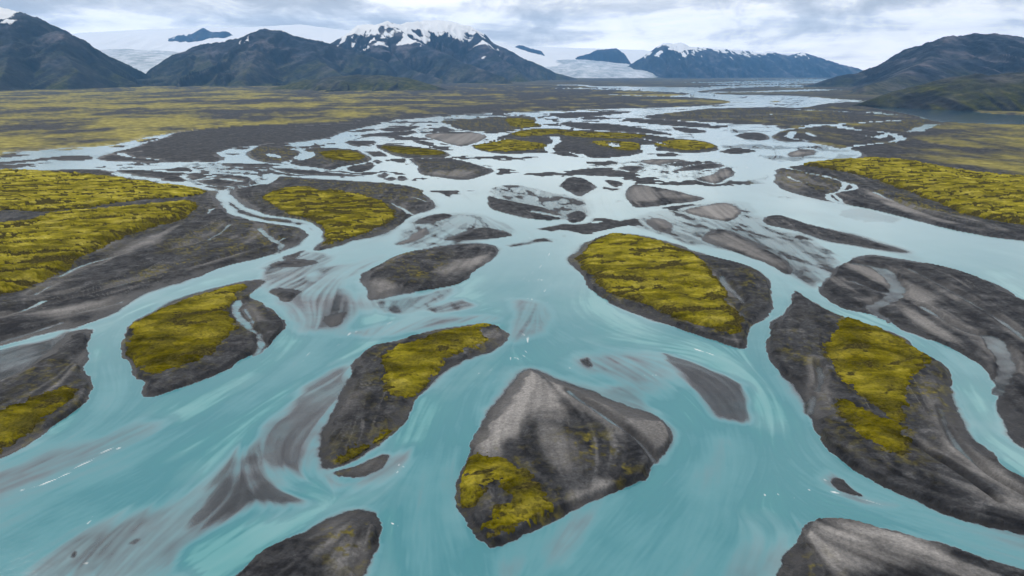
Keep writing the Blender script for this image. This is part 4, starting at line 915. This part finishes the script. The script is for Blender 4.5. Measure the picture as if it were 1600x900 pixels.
mountain('mountain', 'steep dark mountain at the left edge with layered cliffs and few snow patches',
    [dict(k=3.0, p=1.35, pts=[(-420, -40, 5600), (-200, -15, 5500), (-60, 3, 5400), (0, 13, 5300), (25, 18, 5250), (42, 21, 5200), (53, 31, 5150), (74, 48, 5100), (100, 51, 5000), (112, 60, 4980), (131, 76, 4950), (150, 97, 4900), (180, 116, 4850), (215, 131, 4800)]),
     dict(k=2.6, p=1.3, pts=[(0, 13, 5300), (20, 60, 4700), (10, 100, 4200), (0, 128, 3900)]), dict(k=2.6, p=1.2, pts=[(100, 51, 5000), (95, 75, 4700), (120, 112, 4350)])],
    -420, 300, 3200, 6800, 430, 190, 151, snow=(470, 260, -.28), green=.75, greenz=280, gully=.75)
mountain('mountain', 'blue-grey mountain with two rounded summits right of the left glacier',
    [dict(k=3.4, p=1.4, pts=[(205, 128, 6600), (245, 111, 6600), (275, 92, 6600), (300, 76, 6600), (320, 68, 6600), (360, 65, 6600), (390, 53, 6600), (410, 47, 6600), (440, 48, 6600), (455, 53, 6600), (475, 61, 6600), (505, 66, 6700), (540, 76, 6800), (600, 95, 6900)]),
     dict(k=2.8, p=1.2, pts=[(410, 47, 6600), (400, 85, 5800), (380, 120, 5100)]), dict(k=2.8, p=1.2, pts=[(320, 68, 6600), (330, 100, 5800), (345, 122, 5200)]), dict(k=2.8, p=1.2, pts=[(475, 61, 6600), (500, 95, 5900), (540, 122, 5200)])],
    150, 720, 4300, 9000, 420, 180, 161, snow=(470, 200, -.33), green=.8, greenz=240, gully=.7)
mountain('mountain', 'tallest central mountain with pointed summit and a broad snow cap',
    [dict(k=3.0, p=1.3, pts=[(470, 92, 8700), (520, 67, 8600), (545, 50, 8600), (560, 39, 8600), (585, 40, 8600), (606, 33, 8500), (620, 38, 8600), (660, 31, 9300), (700, 32, 9400), (735, 41, 9400), (747, 52, 9300), (765, 65, 9200), (790, 77, 9100), (830, 96, 9000), (870, 114, 8900), (900, 122, 8900)]),
     dict(k=2.7, p=1.25, pts=[(606, 33, 8500), (640, 60, 8000), (690, 80, 7500), (730, 100, 6900), (790, 122, 6200)]),
     dict(k=2.6, p=1.25, pts=[(606, 33, 8500), (600, 75, 7700), (640, 108, 6900), (690, 124, 6100)]), dict(k=2.8, p=1.25, pts=[(735, 41, 9400), (770, 80, 8400), (810, 112, 7500)])],
    430, 1000, 5500, 11500, 440, 190, 171, snow=(500, 240, .12), green=.5, greenz=220, gully=.65)
mountain('mountain', 'far blue pointed mountain with snow streaks right of the right glacier',
    [dict(k=3.0, p=1.25, pts=[(955, 118, 13500), (1000, 92, 13500), (1020, 78, 13500), (1036, 68, 13500), (1064, 67, 13500), (1080, 73, 13500), (1110, 75, 13500), (1130, 77, 13600), (1160, 79, 13800), (1190, 83, 14000), (1203, 80, 14000), (1230, 87, 14000), (1255, 82, 14000), (1280, 90, 14000), (1320, 102, 14000), (1365, 113, 14000)]),
     dict(k=2.6, p=1.2, pts=[(1064, 67, 13500), (1075, 95, 12600), (1100, 114, 11600)]), dict(k=2.6, p=1.2, pts=[(1190, 83, 14000), (1210, 100, 13000), (1230, 114, 12200)])],
    900, 1450, 10500, 17000, 420, 150, 181, snow=(470, 200, .14), green=0, gully=.7)
mountain('hill', 'long brown hill with a flat top at the right edge',
    [dict(k=4.2, p=1.35, pts=[(1225, 138, 5000), (1270, 131, 5000), (1310, 119, 5000), (1360, 109, 5000), (1400, 98, 5000), (1425, 84, 4950), (1445, 71, 4900), (1480, 57, 4900), (1520, 53, 4900), (1545, 53, 4900), (1575, 58, 4900), (1600, 60, 4900), (1720, 60, 5000), (2020, 70, 5200)]),
     dict(k=3.5, p=1.2, pts=[(1480, 57, 4900), (1450, 95, 4200), (1400, 122, 3600), (1350, 136, 3300)])],
    1180, 2020, 2700, 6500, 430, 170, 191, snow=(470, 200, -.6), green=.35, greenz=120, gully=.6)
mountain('hill', 'low dark green hill on the lake shore at the right edge',
    [dict(k=4.6, p=1.0, pts=[(1335, 164, 2150), (1370, 153, 2150), (1400, 143, 2150), (1440, 131, 2150), (1480, 121, 2150), (1520, 116, 2150), (1600, 114, 2150), (1720, 108, 2150), (2020, 100, 2300)])],
    1290, 2020, 1500, 3000, 430, 150, 201, green=1.0, greenz=110, gully=1.3, rough=1.6)
mountain('hill', 'low green hill on the plain in front of the central mountain',
    [dict(k=5.0, p=1.1, pts=[(420, 138, 4300), (450, 132, 4300), (480, 125, 4300), (520, 119, 4250), (560, 117, 4250), (600, 118, 4200), (630, 121, 4150), (655, 127, 4100), (690, 137, 4050), (712, 143, 4000)])],
    380, 760, 3500, 5200, 300, 110, 211, green=.85, greenz=110, gully=1.2, rough=1.2)

# ------------------------------------------------------------------ haze
hm = bpy.data.meshes.new('haze')
R, Z0, Z1 = 20500.0, -7.0, 1500.0
V = [(x, y, z) for z in (Z0, Z1) for x, y in ((-R, -R), (R, -R), (R, R), (-R, R))]
hm.from_pydata(V, [], [(3, 2, 1, 0), (4, 5, 6, 7), (0, 1, 5, 4), (1, 2, 6, 5), (2, 3, 7, 6), (3, 0, 4, 7)])
M_haze = bpy.data.materials.new('haze'); M_haze.use_nodes = True
nt = M_haze.node_tree; nt.nodes.clear()
out = N(nt, 'ShaderNodeOutputMaterial'); pv = N(nt, 'ShaderNodeVolumePrincipled')
pv.inputs['Color'].default_value = (.22, .53, 1.0, 1); pv.inputs['Density'].default_value = 3.6e-5
nt.links.new(pv.outputs[0], out.inputs['Volume'])
hm.materials.append(M_haze)
obj('haze', hm, kind='stuff')
